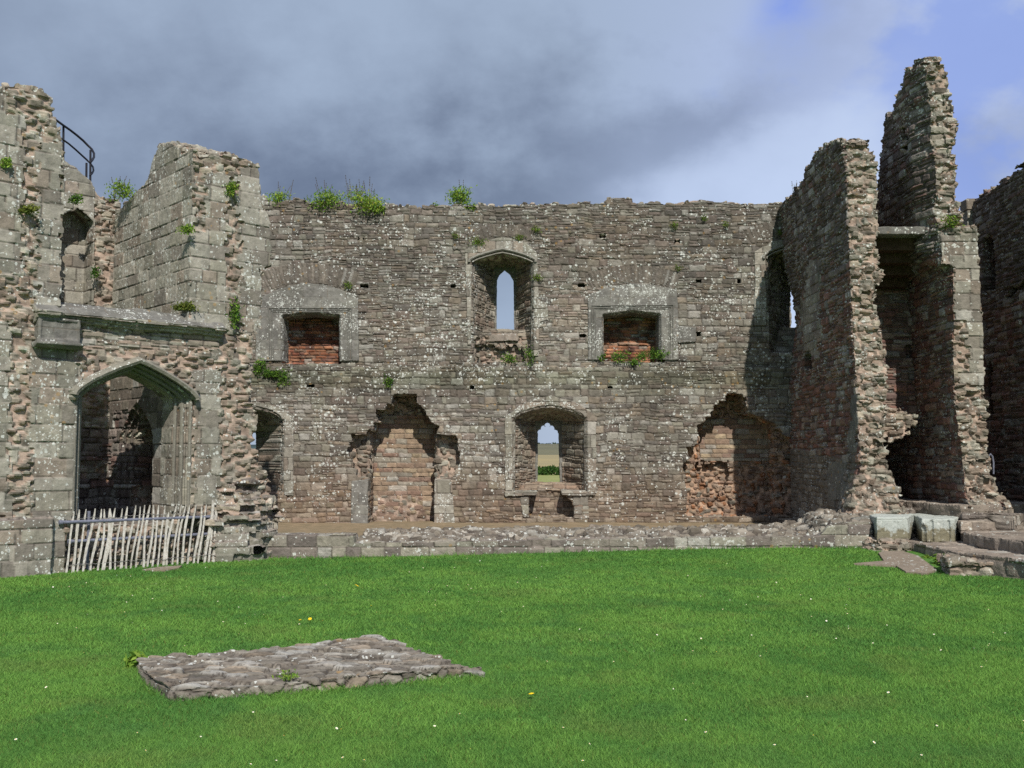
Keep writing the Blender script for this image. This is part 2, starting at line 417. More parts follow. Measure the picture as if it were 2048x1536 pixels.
def skin(V, N, U, VV, zone, table, tops=None):
    """push each point in or out by the stone it belongs to; returns points' offsets and colours"""
    D = np.zeros(len(V)); C = np.tile(np.array((.2, .18, .15)), (len(V), 1))
    for z, fn in table.items():
        m = zone == z
        if m.any():
            d, c = fn(U[m], VV[m]); D[m] = d; C[m] = c
    return D, C
Z_RUB, Z_SQ, Z_ASH, Z_CORE, Z_BRK, Z_FB, Z_VOU, Z_CR, Z_RED, Z_TOP, Z_PAVE, Z_FLAG, Z_GREY, Z_DARK, Z_HEAP, Z_KERB, Z_DIM, Z_PINK, Z_GDIM = range(19)
def crazy(u, v, pal, seed=0, cw=0.15, ch=0.07, step=0.018, gap=0.10, rough=0.012):
    """flat irregular stones fitted together with dark cracks between"""
    u = u + 0.05 * noise2(u * 4, v * 6, seed + 1) + 0.012 * noise2(u * 20, v * 24, seed + 2); v = v + 0.03 * noise2(u * 5, v * 5, seed + 3) + 0.008 * noise2(u * 22, v * 24, seed + 4)
    a, b = u / cw, v / ch; ia, ib = np.floor(a), np.floor(b)
    f1 = np.full(u.shape, 9.0); f2 = f1.copy(); r = np.zeros((len(u), 3)); lx = np.zeros(len(u)); ly = lx.copy()
    for di in (-2, -1, 0, 1, 2):
        for dj in (-2, -1, 0, 1, 2):
            i, j = ia + di, ib + dj; s = 1.0 - 0.42 * hash01(i, j, seed + 9)
            dx = (i + hash01(i, j, seed + 5) - a) * s; dy = (j + hash01(i, j, seed + 6) - b) * s; d = np.hypot(dx, dy)
            m = d < f1; f2 = np.where(m, f1, np.minimum(f2, d)); f1 = np.where(m, d, f1)
            for c, sd in enumerate((7, 8, 10)): r[:, c] = np.where(m, hash01(i, j, seed + sd), r[:, c])
            lx = np.where(m, dx, lx); ly = np.where(m, dy, ly)
    e = f2 - f1; n = fbm2(u * 14, v * 20, seed + 20, 3); o = sstep(e, 0.0, gap * 2.2)
    disp = (r[:, 0] - .5) * 2 * step - 0.7 * step * (1 - o) + 0.5 * step * ((r[:, 1] - .5) * lx + (r[:, 2] - .3) * ly) * 2 + rough * n
    P = PAL[pal]; col = P[(r[:, 1] * len(P)).astype(int) % len(P)] * (.72 + .5 * r[:, 2])[:, None] * (1 + .5 * n)[:, None]
    col = np.where((r[:, 0] > .93)[:, None], col * .4 + np.array((.36, .35, .32)) * .6, col)
    k = (1 - sstep(e, gap * .3, gap))[:, None] * (0.5 + 0.5 * (noise2(u * 6, v * 8, seed + 30) > -.15))[:, None]
    return disp, col * (1 - .8 * k) + np.array((.05, .042, .036)) * .8 * k

def brickwork(u, v):
    d, c = coursed(u, v, L_BRK, 'brick', 0.018, 0.020, 0.03, 'dark', 0.010, 0.7)
    n = fbm2(u * 4, v * 5, 91)
    c = c * (1 + 1.1 * np.clip(n, -.55, .4))[:, None]
    return d + 0.035 * n, c
TABLE = {
 Z_RUB: lambda u, v: coursed(u, v, L_RUB, 'main'),
 Z_SQ: lambda u, v: coursed(u, v, L_SQ, 'core', 0.022),
 Z_ASH: lambda u, v: coursed(u, v, L_ASH, 'ash', 0.014, 0.009, 0.008, 'dark', 0.009, 0.45, 0.016, 0.97),
 Z_CORE: lambda u, v: rubble(u, v, 'core', 'pink', 3),
 Z_BRK: brickwork,
 Z_FB: lambda u, v: coursed(u, v, L_FB, 'fback', 0.014, 0.008, 0.008, 'earth', 0.010, 0.6, 0.02),
 Z_VOU: lambda u, v: coursed(u, v, L_VOU, 'vous', 0.012, 0.010, 0.01, 'earth', 0.007, 1.2),
 Z_CR: lambda u, v: rubble(u, v, 'corered', 'orange', 5, 0.15, 0.085, 0.062, 0.60),
 Z_RED: lambda u, v: coursed(u, v, L_SQ, 'red', 0.026, 0.02),
 Z_TOP: lambda u, v: rubble(u, v, 'core', 'earth', 7, 0.20, 0.13, 0.055, 0.68, -0.02, 0.03),
 Z_HEAP: lambda u, v: rubble(u, v, 'heap', 'dark', 13, 0.17, 0.10, 0.05, 0.70, -0.015, 0.03),
 Z_KERB: lambda u, v: coursed(u, v, L_KERB, 'kerb', 0.014, 0.012, 0.01, 'dark', 0.012, 0.3, 0.02),
 Z_PAVE: lambda u, v: crazy(u, v, 'pave', 9, 0.24, 0.15, 0.012),
 Z_FLAG: lambda u, v: coursed(u, v, L_ASH, 'flag', 0.010, 0.004, 0.004, 'earth', 0.010, 0.6),
 Z_PINK: lambda u, v: rubble(u, v, 'fback', 'pink', 23, 0.18, 0.09, 0.030, 0.66, -0.02, 0.012),
 Z_GDIM: lambda u, v: coursed(u, v, L_SQ, 'vous', 0.016, 0.012),
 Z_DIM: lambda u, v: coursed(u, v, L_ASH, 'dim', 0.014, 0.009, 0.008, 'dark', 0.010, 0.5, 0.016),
 Z_GREY: lambda u, v: coursed(u, v, L_ASH, 'grey', 0.004, 0.002, 0.002, 'earth', 0.004, 0.2, 0.01, 2.0),
 Z_DARK: lambda u, v: coursed(u, v, L_RUB, 'dark', 0.03, 0.022),
}

def solid(name, fld, zone_fn, mat, to_world=None, parent=None, lich=1.0, lich_fn=None, col_fn=None, **props):
    V, Q = fld.mesh(); N = vnormals(V, Q)
    W = to_world(V) if to_world else V
    side = np.abs(N[:, 0]) > np.abs(N[:, 1])
    up = np.abs(N[:, 2]) > 0.72
    U = V[:, 0] + V[:, 1]; VV = V[:, 2].copy()
    U = np.where(up, V[:, 0], U); VV = np.where(up, V[:, 1], VV)
    r = zone_fn(V, N, W, up)
    zone = r[0] if isinstance(r, tuple) else r
    if isinstance(r, tuple):
        ou, ov = r[1]; m = ~np.isnan(ou); U = np.where(m, ou, U); VV = np.where(m, ov, VV)
    D, C = skin(V, N, U, VV, zone, TABLE)
    if col_fn is not None: C = col_fn(V, N, W, zone, C)
    V2 = V + N * D[:, None]
    W = to_world(V2) if to_world else V2
    li = np.full(len(V), lich)
    if lich_fn is not None: li = lich_fn(V, N, W, zone)
    me = raw_mesh(name, W, Q, C, li)
    return place(name, me, mat, parent, **props)

# ------------------------------------------------------------------ materials
def new_mat(name):
    m = bpy.data.materials.new(name); m.use_nodes = True
    t = NT(m.node_tree); t.n.clear()
    out = t.new('ShaderNodeOutputMaterial'); b = t.new('ShaderNodeBsdfPrincipled')
    t.l.new(b.outputs[0], out.inputs[0]); b.inputs['Roughness'].default_value = 0.95
    b.inputs['Specular IOR Level'].default_value = 0.12
    return m, t, b, out

def stone_material(name, tint=(1, 1, 1), lichen=1.0, moss=0.5, bump=0.5, flat=None):
    m, t, b, out = new_mat(name)
    geo = t.new('ShaderNodeNewGeometry'); P = geo.outputs['Position']
    if flat is None:
        at = t.new('ShaderNodeAttribute', attribute_name='Col'); base = at.outputs['Color']; lm = at.outputs['Alpha']
    else:
        base = (*flat, 1); lm = 1.0
    n_f = t.noise(P, 46, 5, 0.65); n_m = t.noise(P, 7, 5, 0.6); n_l = t.noise(P, 0.9, 4, 0.6)
    c = t.mix(1.0, base, (*tint, 1), 'MULTIPLY')
    k = t.m('ADD', 0.40, t.m('ADD', t.m('MULTIPLY', n_f, 0.55), t.m('MULTIPLY', n_m, 0.65)))
    c = t.mix(1.0, c, t.vec(k, k, k), 'MULTIPLY')
    # broad weathering: darker drip staining in tall streaks, green algae patches
    sep = t.new('ShaderNodeSeparateXYZ'); t.l.new(P, sep.inputs[0])
    st = t.noise(t.vec(t.m('MULTIPLY', t.m('ADD', sep.outputs[0], sep.outputs[1]), 3.0), t.m('MULTIPLY', sep.outputs[2], 0.45), 0.0), 1.0, 5, 0.6)
    c = t.mix(t.m('MULTIPLY', t.ss(st, 0.54, 0.74), 0.5), c, (0.075, 0.068, 0.058, 1))
    c = t.mix(t.m('MULTIPLY', t.ss(t.noise(P, 2.1, 5, 0.65), 0.56, 0.74), moss * 0.55), c, (0.12, 0.125, 0.055, 1))
    # lichen: pale discs gathered in colonies
    col1 = t.ss(t.noise(P, 1.9, 5, 0.7), 0.42, 0.66)
    def discs(scale, r0, r1, cover):
        rnd = t.new('ShaderNodeSeparateColor')
        vn = t.new('ShaderNodeTexVoronoi'); vn.inputs['Scale'].default_value = scale
        warp = t.new('ShaderNodeVectorMath', operation='ADD'); t.l.new(P, warp.inputs[0])
        wn = t.new('ShaderNodeVectorMath', operation='SCALE'); t.l.new(t.noise(P, 30, 2, 0.5, 1), wn.inputs[0]); wn.inputs['Scale'].default_value = 0.03
        t.l.new(wn.outputs[0], warp.inputs[1]); t.l.new(warp.outputs[0], vn.inputs['Vector'])
        t.l.new(vn.outputs['Color'], rnd.inputs[0])
        on = t.m('LESS_THAN', rnd.outputs[0], t.m('MULTIPLY', t.m('MULTIPLY', col1, cover * lichen), lm))
        rad = t.m('ADD', r0, t.m('MULTIPLY', rnd.outputs[1], r1))
        return t.m('MULTIPLY', on, t.m('LESS_THAN', vn.outputs['Distance'], rad))
    f = t.m('MAXIMUM', discs(17, 0.16, 0.34, 0.55), discs(34, 0.2, 0.34, 0.42), clamp=True)
    f = t.m('MAXIMUM', f, t.m('MULTIPLY', discs(8.0, 0.10, 0.26, 0.30), t.ss(t.noise(P, 60, 3, 0.6), 0.36, 0.52)))
    lc = t.mix(t.noise(P, 5, 2), (0.60, 0.61, 0.57, 1), (0.44, 0.46, 0.42, 1))
    c = t.mix(t.m('MULTIPLY', f, 0.85), c, lc)
    oc = t.m('MULTIPLY', t.m('LESS_THAN', t.vor(P, 5.5), 0.16), t.ss(t.noise(P, 1.1, 2), 0.56, 0.62))
    c = t.mix(t.m('MULTIPLY', oc, 0.45), c, (0.34, 0.20, 0.06, 1))
    t.put(b.inputs['Base Color'], c)
    bp = t.new('ShaderNodeBump'); bp.inputs['Strength'].default_value = bump; bp.inputs['Distance'].default_value = 0.03
    hgt = t.m('ADD', t.m('MULTIPLY', n_f, 0.5), t.noise(P, 18, 5, 0.6)); t.put(bp.inputs['Height'], hgt)
    t.l.new(bp.outputs[0], b.inputs['Normal'])
    return m

M_STONE = stone_material('weathered_stone', moss=0.28, bump=0.6)
M_DARKSTONE = stone_material('shaded_side_stone', lichen=0.8, moss=0.35)
M_PLAIN = stone_material('clean_stone', lichen=0.15, moss=0.1)
M_ASH = stone_material('dressed_stone', lichen=1.0, moss=0.3, bump=0.35)
M_PAVE = stone_material('paving_stone', lichen=0.55, moss=0.25, bump=0.6)
M_WHITE = stone_material('lichen_covered_stone', lichen=1.2, moss=0.8)

def simple(name, color, rough=0.9, noise=0.0, scale=8.0, metal=0.0, bump=0.0, color2=None):
    m, t, b, out = new_mat(name); b.inputs['Roughness'].default_value = rough; b.inputs['Metallic'].default_value = metal
    geo = t.new('ShaderNodeNewGeometry'); P = geo.outputs['Position']
    n = t.noise(P, scale, 5, 0.6)
    c2 = color2 or tuple(x * (1 - noise) for x in color)
    t.put(b.inputs['Base Color'], t.mix(t.ss(n, 0.35, 0.65), (*color, 1), (*c2, 1)))
    if bump:
        bp = t.new('ShaderNodeBump'); bp.inputs['Strength'].default_value = bump; bp.inputs['Distance'].default_value = 0.02
        t.put(bp.inputs['Height'], t.noise(P, scale * 4, 5, 0.6)); t.l.new(bp.outputs[0], b.inputs['Normal'])
    return m
M_SAND = simple('sandy_earth', (.27, .205, .13), noise=0.35, scale=5, bump=0.5, color2=(.20, .16, .10))
M_WOOD = simple('split_chestnut', (.56, .54, .49), noise=0.35, scale=22, bump=0.4, color2=(.40, .375, .32))
M_PIPE = simple('galvanised_tube', (.17, .18, .23), rough=0.5, noise=0.3, scale=20)
M_WIRE = simple('fence_wire', (.20, .19, .18), rough=0.5)
M_IRON = simple('black_iron', (.018, .018, .024), rough=0.5)
M_TIMBER = simple('dark_timber', (.095, .060, .038), noise=0.4, scale=10, bump=0.4)

def leaf_material(name, trans=0.35):
    m, t, b, out = new_mat(name)
    at = t.new('ShaderNodeAttribute', attribute_name='Col')
    t.put(b.inputs['Base Color'], at.outputs['Color']); b.inputs['Roughness'].default_value = 0.75
    tr = t.new('ShaderNodeBsdfTranslucent'); t.put(tr.inputs[0], at.outputs['Color'])
    mx = t.new('ShaderNodeMixShader'); mx.inputs[0].default_value = trans
    t.l.new(b.outputs[0], mx.inputs[1]); t.l.new(tr.outputs[0], mx.inputs[2]); t.l.new(mx.outputs[0], out.inputs[0])
    return m
M_LEAF = leaf_material('leaf'); M_GRASS = leaf_material('grass_blade', 0.42)

# ------------------------------------------------------------------ plain mesh helpers
class MB:
    """collects shapes into one mesh"""
    def __init__(s): s.v = []; s.f = []
    def quadstrip(s, rows, closed=False):
        b = len(s.v); n = len(rows[0])
        for r in rows: s.v += [tuple(p) for p in r]
        for i in range(len(rows) - 1):
            for j in range(n if closed else n - 1):
                k = (j + 1) % n
                s.f.append((b + i * n + j, b + i * n + k, b + (i + 1) * n + k, b + (i + 1) * n + j))
        return b
    def tube(s, pts, r, sides=6, taper=None):
        pts = [np.array(p, float) for p in pts]; rows = []
        for i, p in enumerate(pts):
            t = pts[min(i + 1, len(pts) - 1)] - pts[max(i - 1, 0)]; t /= np.linalg.norm(t) + 1e-9
            a = np.cross(t, (0, 0, 1.0)) if abs(t[2]) < 0.95 else np.cross(t, (1.0, 0, 0)); a /= np.linalg.norm(a); b = np.cross(t, a)
            rr = r[i] if hasattr(r, '__len__') else r
            rows.append([p + rr * (a * cos(2 * pi * k / sides) + b * sin(2 * pi * k / sides)) for k in range(sides)])
        b = s.quadstrip(rows, True); n = len(rows)
        s.f.append(tuple(b + k for k in range(sides))[::-1]); s.f.append(tuple(b + (n - 1) * sides + k for k in range(sides)))
    def prism(s, bottom, top):
        n = len(bottom); b = len(s.v); s.v += [tuple(p) for p in bottom] + [tuple(p) for p in top]
        s.f.append(tuple(range(b, b + n))[::-1]); s.f.append(tuple(range(b + n, b + 2 * n)))
        for i in range(n):
            j = (i + 1) % n; s.f.append((b + i, b + j, b + n + j, b + n + i))
    def mesh(s, name, col=None, smooth=False):
        me = bpy.data.meshes.new(name); me.from_pydata([tuple(map(float, p)) for p in s.v], [], s.f)
        if col is not None:
            a = me.color_attributes.new('Col', 'FLOAT_COLOR', 'POINT'); c = np.ones((len(s.v), 4), np.float32); c[:, :3] = col
            a.data.foreach_set('color', c.ravel())
        me.polygons.foreach_set('use_smooth', np.full(len(me.polygons), smooth)); me.update(); return me

def sweep(path, profile, to_world, name, mat, parent, col=(.2, .19, .165), closed=False, seed=0):
    """run a moulding profile [(outward, depth)] along a path in a wall plane"""
    P = np.array(path, float); n = len(P); T = np.zeros((n, 2))
    for i in range(n):
        a = P[i] - P[i - 1] if (i > 0 or closed) else P[1] - P[0]
        b = P[(i + 1) % n] - P[i] if (i < n - 1 or closed) else P[-1] - P[-2]
        a = a / (np.linalg.norm(a) + 1e-9); b = b / (np.linalg.norm(b) + 1e-9)
        m = np.array([-(a + b)[1], (a + b)[0]]); m = m / (np.linalg.norm(m) + 1e-9)
        na = np.array([-a[1], a[0]]); T[i] = m / max(np.dot(m, na), 0.4)
    rng = np.random.RandomState(seed); mb = MB(); rows = []
    for i in range(n):
        w = rng.uniform(-.004, .004)
        loc = np.array([[P[i][0] + T[i][0] * (o + w), d + w, P[i][1] + T[i][1] * (o + w)] for o, d in profile])
        rows.append(to_world(loc))
    if closed: rows.append(rows[0])
    b = mb.quadstrip(rows, True)
    if not closed:
        k = len(profile); mb.f.append(tuple(b + i for i in range(k))); mb.f.append(tuple(b + (n - 1) * k + i for i in range(k))[::-1])
    return place(name, mb.mesh(name, col), mat, parent)

def dense(path, step=0.06):
    out = []
    for a, b in zip(path[:-1], path[1:]):
        a, b = np.array(a, float), np.array(b, float); k = max(1, int(np.linalg.norm(b - a) / step))
        out += [a + (b - a) * i / k for i in range(k)]
    return out + [np.array(path[-1], float)]
def arch_g(a, tip=0.45):
    a = np.clip(np.abs(a), 0, 1); return (1 - tip) * np.sqrt(1 - a * a) + tip * (1 - a)
def arch_path(c, w, z0, spring, rise, tip=0.45, n=14):
    p = [(c - w, z0), (c - w, spring)]
    for i in range(1, 2 * n):
        a = -cos(pi * i / (2 * n)); p.append((c + w * a, spring + rise * arch_g(a, tip)))
    return p + [(c + w, spring), (c + w, z0)]
ident = lambda V: V

# ================================================================== THE MAIN WALL
YW = 21.5; TW = 1.15
def M(px, py):
    p = atY(px, py, YW); return (p[0], p[2])
def Mo(px, py, d=TW):
    p = atY(px, py, YW + d); return (p[0], p[2])
def MP(*pts): return [M(*p) for p in pts]
main_w = lambda V: np.asarray(V, float) + np.array((0, YW, 0))
ZLEDGE = M(1000, 733)[1]

top_px = [(380, 396), (540, 398), (558, 404), (585, 402), (640, 404), (700, 411), (762, 412), (832, 413), (900, 412), (955, 415), (960, 410), (1000, 412), (1090, 408), (1135, 408), (1180, 404), (1212, 402), (1236, 397), (1262, 402), (1330, 407), (1420, 405), (1500, 404), (1590, 402), (1800, 404)]
tops = np.array(MP(*top_px))

def main_wall():
    h = 0.02
    f = Field((-6.3, -0.25, -0.25), (7.0, TW + 0.15, 7.75), h)
    topz = np.interp(f.x, tops[:, 0], tops[:, 1])[:, None]
    top2 = f.XZz - topz + 0.045 * jit(f.XZx, f.XZz, 3, 0.07, 0.3) + 0.05 * noise2(f.XZx * 2.5, f.XZz * 0, 5)
    d0 = np.where(f.z < ZLEDGE, -0.055, 0.0)[None, None, :]
    f.F = np.maximum(np.maximum(d0 - f.Y, f.Y - TW), top2[:, None, :]).astype(np.float32)
    f.F = np.maximum(f.F, np.maximum(-6.25 - f.X, f.X - 6.95))
    f.F = np.maximum(f.F, -0.2 - f.Z)
    # upper fireplaces
    for pts in ([(563, 634), (620, 622), (681, 632), (681, 727), (563, 727)], [(1206, 630), (1265, 617), (1330, 628), (1330, 723), (1206, 723)]):
        f.cut2(MP(*pts), -0.3, 0.62)
    # lower fireplaces: a deep recess inside a shallow torn-out patch
    A_out = [(799, 787), (787, 796), (784, 808), (774, 819), (752, 835), (758, 845), (748, 860), (734, 868), (704, 883), (695, 903), (704, 925), (713, 955), (738, 958), (738, 1060), (868, 1060), (868, 957), (905, 952), (919, 926), (915, 874), (872, 867), (880, 852), (862, 843), (855, 833), (846, 814), (834, 806), (834, 788)]
    A_in = [(799, 787), (787, 796), (784, 808), (774, 819), (752, 835), (758, 845), (748, 860), (738, 872), (738, 960), (738, 1062), (868, 1062), (868, 872), (880, 852), (862, 843), (855, 833), (846, 814), (834, 806), (834, 788)]
    def stairs(pts, n0, n1):
        out = []
        for i, p in enumerate(pts):
            out.append(p); q = pts[(i + 1) % len(pts)]
            dx, dy = q[0] - p[0], q[1] - p[1]
            if n0 <= i < n1 and abs(dx) > 5 and abs(dy) > 7:
                k = max(1, int(round(abs(dy) / 13)))
                for j in range(k):
                    a = (p[0] + dx * j / k, p[1] + dy * j / k); b = (p[0] + dx * (j + 1) / k, p[1] + dy * (j + 1) / k)
                    out.append((b[0], a[1]) if dy > 0 and i < len(pts) / 2 else (a[0], b[1]))
                    if j < k - 1: out.append(b)
        return out
    A_out = stairs(A_out, 0, 11); A_in = stairs(A_in, 0, 7)
    f.cut2(MP(*A_out), -0.3, 0.24, 61, 0.016)
    f.cut2(MP(*A_in), -0.3, 0.74, 62, 0.012)
    B_out = [(1462, 786), (1452, 802), (1438, 810), (1430, 825), (1421, 834), (1410, 846), (1396, 852), (1394, 868), (1397, 890), (1372, 894), (1380, 915), (1364, 928), (1371, 963), (1375, 984), (1372, 1034), (1600, 1034), (1600, 882), (1566, 868), (1548, 847), (1518, 831), (1498, 826), (1492, 808), (1484, 786)]
    B_in = [(1462, 786), (1452, 802), (1438, 810), (1430, 825), (1421, 834), (1412, 850), (1406, 870), (1404, 900), (1404, 1034), (1555, 1034), (1552, 900), (1548, 849), (1518, 833), (1498, 828), (1492, 810), (1484, 788)]
    B_out = stairs(B_out, 0, 9); B_in = stairs(B_in, 0, 7)
    f.cut2(MP(*B_out), -0.3, 0.22, 63, 0.03)
    f.cut2(MP(*B_in), -0.3, 0.70, 64, 0.015)
    f.cut2(MP((1400, 928), (1412, 922), (1470, 921), (1472, 960), (1450, 1000), (1400, 1010)), -0.3, 0.86, 65, 0.05)
    # holes that once carried beams
    for x, y, w, hh in ((722, 477, 11, 8), (728, 572, 14, 7), (906, 572, 10, 7), (1206, 472, 11, 8), (1355, 482, 9, 10), (1163, 570, 13, 7), (1397, 562, 11, 9), (1478, 562, 9, 9), (1398, 668, 9, 11), (1166, 671, 14, 6), (622, 772, 14, 6), (944, 775, 9, 6), (1220, 775, 10, 5)):
        f.cut2(MP((x - w / 2, y - hh / 2), (x + w / 2, y - hh / 2), (x + w / 2, y + hh / 2), (x - w / 2, y + hh / 2)), -0.3, 0.30)
    # splayed windows: opening, slit, spring line (photo pixels at the inner face), slit at the outer face
    def window(xl, xr, ys, ya, yb, sl, sr, st, sb, tip, plate=0.16, yb_in=None, p=1.0):
        (Xl, Zs), (Xr, _) = M(xl, ys), M(xr, ys); Za = M((xl + xr) / 2, ya)[1]; Zb = M(xl, yb)[1]
        (Sl, St), (Sr, Sb) = Mo(sl, st), Mo(sr, sb)
        dd = TW - plate
        w = f.win((Xl - .2, None, min(Zb, Sb) - .2), (Xr + .2, None, Za + .3))
        x, y, z = f.X[w[0]], f.Y[:, w[1]], f.Z[:, :, w[2]]
        t = np.clip(y / dd, 0, 1) ** p
        L = Xl + (Sl - 0.04 - Xl) * t; R = Xr + (Sr + 0.04 - Xr) * t
        c = (L + R) / 2; hw = (R - L) / 2
        sp = Zs + (St - 0.10 - Zs) * t; ri = (Za - Zs) * (1 - 0.4 * t)
        bz = Zb + ((Sb - 0.02) - Zb) * np.clip((y - 0.25) / 0.25, 0, 1) if yb_in is None else Zb + (M(xl, yb_in)[1] - Zb) * np.clip((y - 0.15) / 0.3, 0, 1)
        topc = sp + ri * arch_g((x - c) / hw, tip)
        cut = np.maximum(np.maximum(np.abs(x - c) - hw, z - topc), bz - z)
        cut = np.maximum(cut, y - dd)
        slit = np.maximum(np.maximum(Sl - x, x - Sr), np.maximum(z - St, Sb - z))
        slit = np.maximum(slit, -(y - dd + 0.3))
        f.F[w] = np.maximum(f.F[w], -np.minimum(cut, slit))
    window(946, 1066, 522, 503, 724, 990, 1031, 536, 664, 0.6)
    window(1027, 1172, 842, 816, 984, 1071, 1123, 842, 963, 0.25)
    window(437, 567, 846, 817, 990, 478, 513, 866, 952, 0.25)
    window(1535, 1650, 515, 490, 705, 1577, 1602, 528, 660, 0.4)
    # window seats of the lower middle window: the breast between them is cut down to the floor
    f.cut2(MP((1058, 982), (1124, 982), (1147, 1012), (1147, 1036), (1058, 1036)), -0.3, 0.34, 66, 0.02)
    # torn sill of the upper middle window
    f.cut2(MP((950, 690), (1050, 690), (1046, 726), (958, 724)), -0.3, 0.5, 67, 0.06)
    # broken-out patch inside the upper right window
    f.cut2(MP((1538, 520), (1575, 505), (1640, 505), (1640, 600), (1570, 640)), 0.15, 0.5, 68, 0.06)

    fans = [(618, 800, 236, 274, 22), (1265, 800, 238, 270, 21), (1004, 650, 180, 202, 22), (1578, 660, 190, 220, 26)]
    def zones(V, N, W, up):
        px, py = proj(W); rx, ry = rag(px, py)
        z = np.full(len(V), Z_RUB)
        ou = np.full(len(V), np.nan); ov = np.full(len(V), np.nan)
        front = V[:, 1] < 0.12
        for cx, cy, r0, r1, ang in fans:
            dx, dy = px - cx, cy - py; r = np.hypot(dx, dy); a = np.degrees(np.arctan2(dx, dy))
            m = front & (r > r0 - 3) & (r < r1) & (np.abs(a) < ang * (0.95 + 0.12 * noise2(r / 16, r * 0, 5)))
            z[m] = Z_VOU; ou[m] = np.radians(a[m]) * r0 * 0.0108 + 3; ov[m] = 0.02 + (r[m] - r0) * 0.0108
        deep = V[:, 1] > 0.13
        m = deep & in_rects(px, py, [(690, 780, 925, 960)]); z[m] = Z_CORE
        m = (V[:, 1] > 0.6) & in_rects(px, py, [(735, 830, 872, 1062)]); z[m] = Z_FB
        m = (V[:, 1] > 0.6) & in_rects(px, py, [(755, 990, 845, 1028)]) & (noise2(px / 30, py / 14, 4) > -0.12); z[m] = Z_PINK
        m = (V[:, 1] > 0.6) & in_rects(px, py, [(735, 1020 - 0, 872, 1062)]) & (noise2(px / 40, py / 14, 8) > -0.2); z[m] = Z_PINK
        m = deep & in_rects(px, py, [(1360, 780, 1640, 1036)]); z[m] = Z_CR
        m = (V[:, 1] > 0.55) & in_rects(px, py, [(1400, 838, 1560, 922)]); z[m] = Z_FB
        m = (V[:, 1] > 0.08) & in_rects(px, py, [(555, 615, 690, 730), (1198, 612, 1335, 726)]); z[m] = Z_BRK
        m = (V[:, 1] > 0.08) & in_rects(px, py, [(945, 672, 1062, 728), (1536, 500, 1582, 580)]); z[m] = Z_CORE
        m = (V[:, 1] > 0.08) & in_rects(px, py, [(935, 500, 1075, 672), (1015, 810, 1180, 985), (425, 810, 570, 995)]); z[m] = Z_SQ
        z[up & (py < 520)] = Z_TOP
        return z, (ou, ov)
    def lf(V, N, W, zone):
        px, py = proj(W)
        l = 1.0 + 1.6 * np.exp(-((px - 925) / 110) ** 2 - ((py - 680) / 120) ** 2) + 1.6 * np.exp(-((px - 1080) / 28) ** 2 - ((py - 670) / 70) ** 2)
        l += 1.1 * np.exp(-((px - 600) / 60) ** 2 - ((py - 900) / 110) ** 2) + 1.0 * np.exp(-((px - 1185) / 30) ** 2 - ((py - 930) / 70) ** 2) + 0.7 * np.exp(-((px - 1400) / 120) ** 2 - ((py - 700) / 160) ** 2)
        l *= np.where(py > 1000, 0.45, 1.0)
        return np.where(np.isin(zone, (Z_BRK, Z_FB, Z_CR, Z_CORE)) | (V[:, 1] > 0.2), 0.12, l) * 0.62
    def tone(V, N, W, zone, C):
        px, py = proj(W); X, Z = W[:, 0], W[:, 2]
        k = 1 + 0.42 * fbm2(X * 0.65, Z * 0.85, 61, 4)
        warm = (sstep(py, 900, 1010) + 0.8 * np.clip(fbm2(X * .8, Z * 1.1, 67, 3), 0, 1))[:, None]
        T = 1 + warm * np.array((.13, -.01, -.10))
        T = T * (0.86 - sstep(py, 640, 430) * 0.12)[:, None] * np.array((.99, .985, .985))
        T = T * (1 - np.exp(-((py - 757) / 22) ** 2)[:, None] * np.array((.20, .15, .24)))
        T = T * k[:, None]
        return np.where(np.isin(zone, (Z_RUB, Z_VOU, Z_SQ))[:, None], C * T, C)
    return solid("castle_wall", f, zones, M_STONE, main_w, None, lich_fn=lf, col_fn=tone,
                 label="long ruined stone wall with two storeys of windows and fireplaces behind the lawn", category="castle wall")
WALL = main_wall()

def plate(name, parent, to_w, outer, hole, d0, d1, h, zone, mat, splay=0.0, splay_d=0.0, holefn=None, lich=1.0, extra=None, label=None):
    """a dressed-stone surround: flat outline with an opening whose edge is bevelled or moulded"""
    P = np.array(outer); lo, hi = P.min(0), P.max(0)
    f = Field((lo[0] - 3 * h, d0 - 3 * h, lo[1] - 3 * h), (hi[0] + 3 * h, d1 + 3 * h, hi[1] + 3 * h), h)
    o = poly_sdf(f.XZx, f.XZz, P) + 0.010 * jit(f.XZx, f.XZz, 8, 0.3, 0.4) * (zone == Z_ASH)
    hs = holefn(f.XZx, f.XZz) if holefn else (poly_sdf(f.XZx, f.XZz, np.array(hole)) if hole is not None else np.full(o.shape, 9.0))
    k = splay * np.clip(1 - (f.Y - d0) / max(splay_d, 1e-6), 0, 1)
    F = np.maximum(o[:, None, :], np.maximum(d0 - f.Y, f.Y - d1))
    F = np.maximum(F, -(hs[:, None, :] - k))
    if extra is not None: F = extra(f, F)
    f.F = F.astype(np.float32)
    kw = {'label': label} if label else {}
    return solid(name, f, lambda V, N, W, up: np.full(len(V), zone), mat, to_w, parent, lich=lich, **kw)

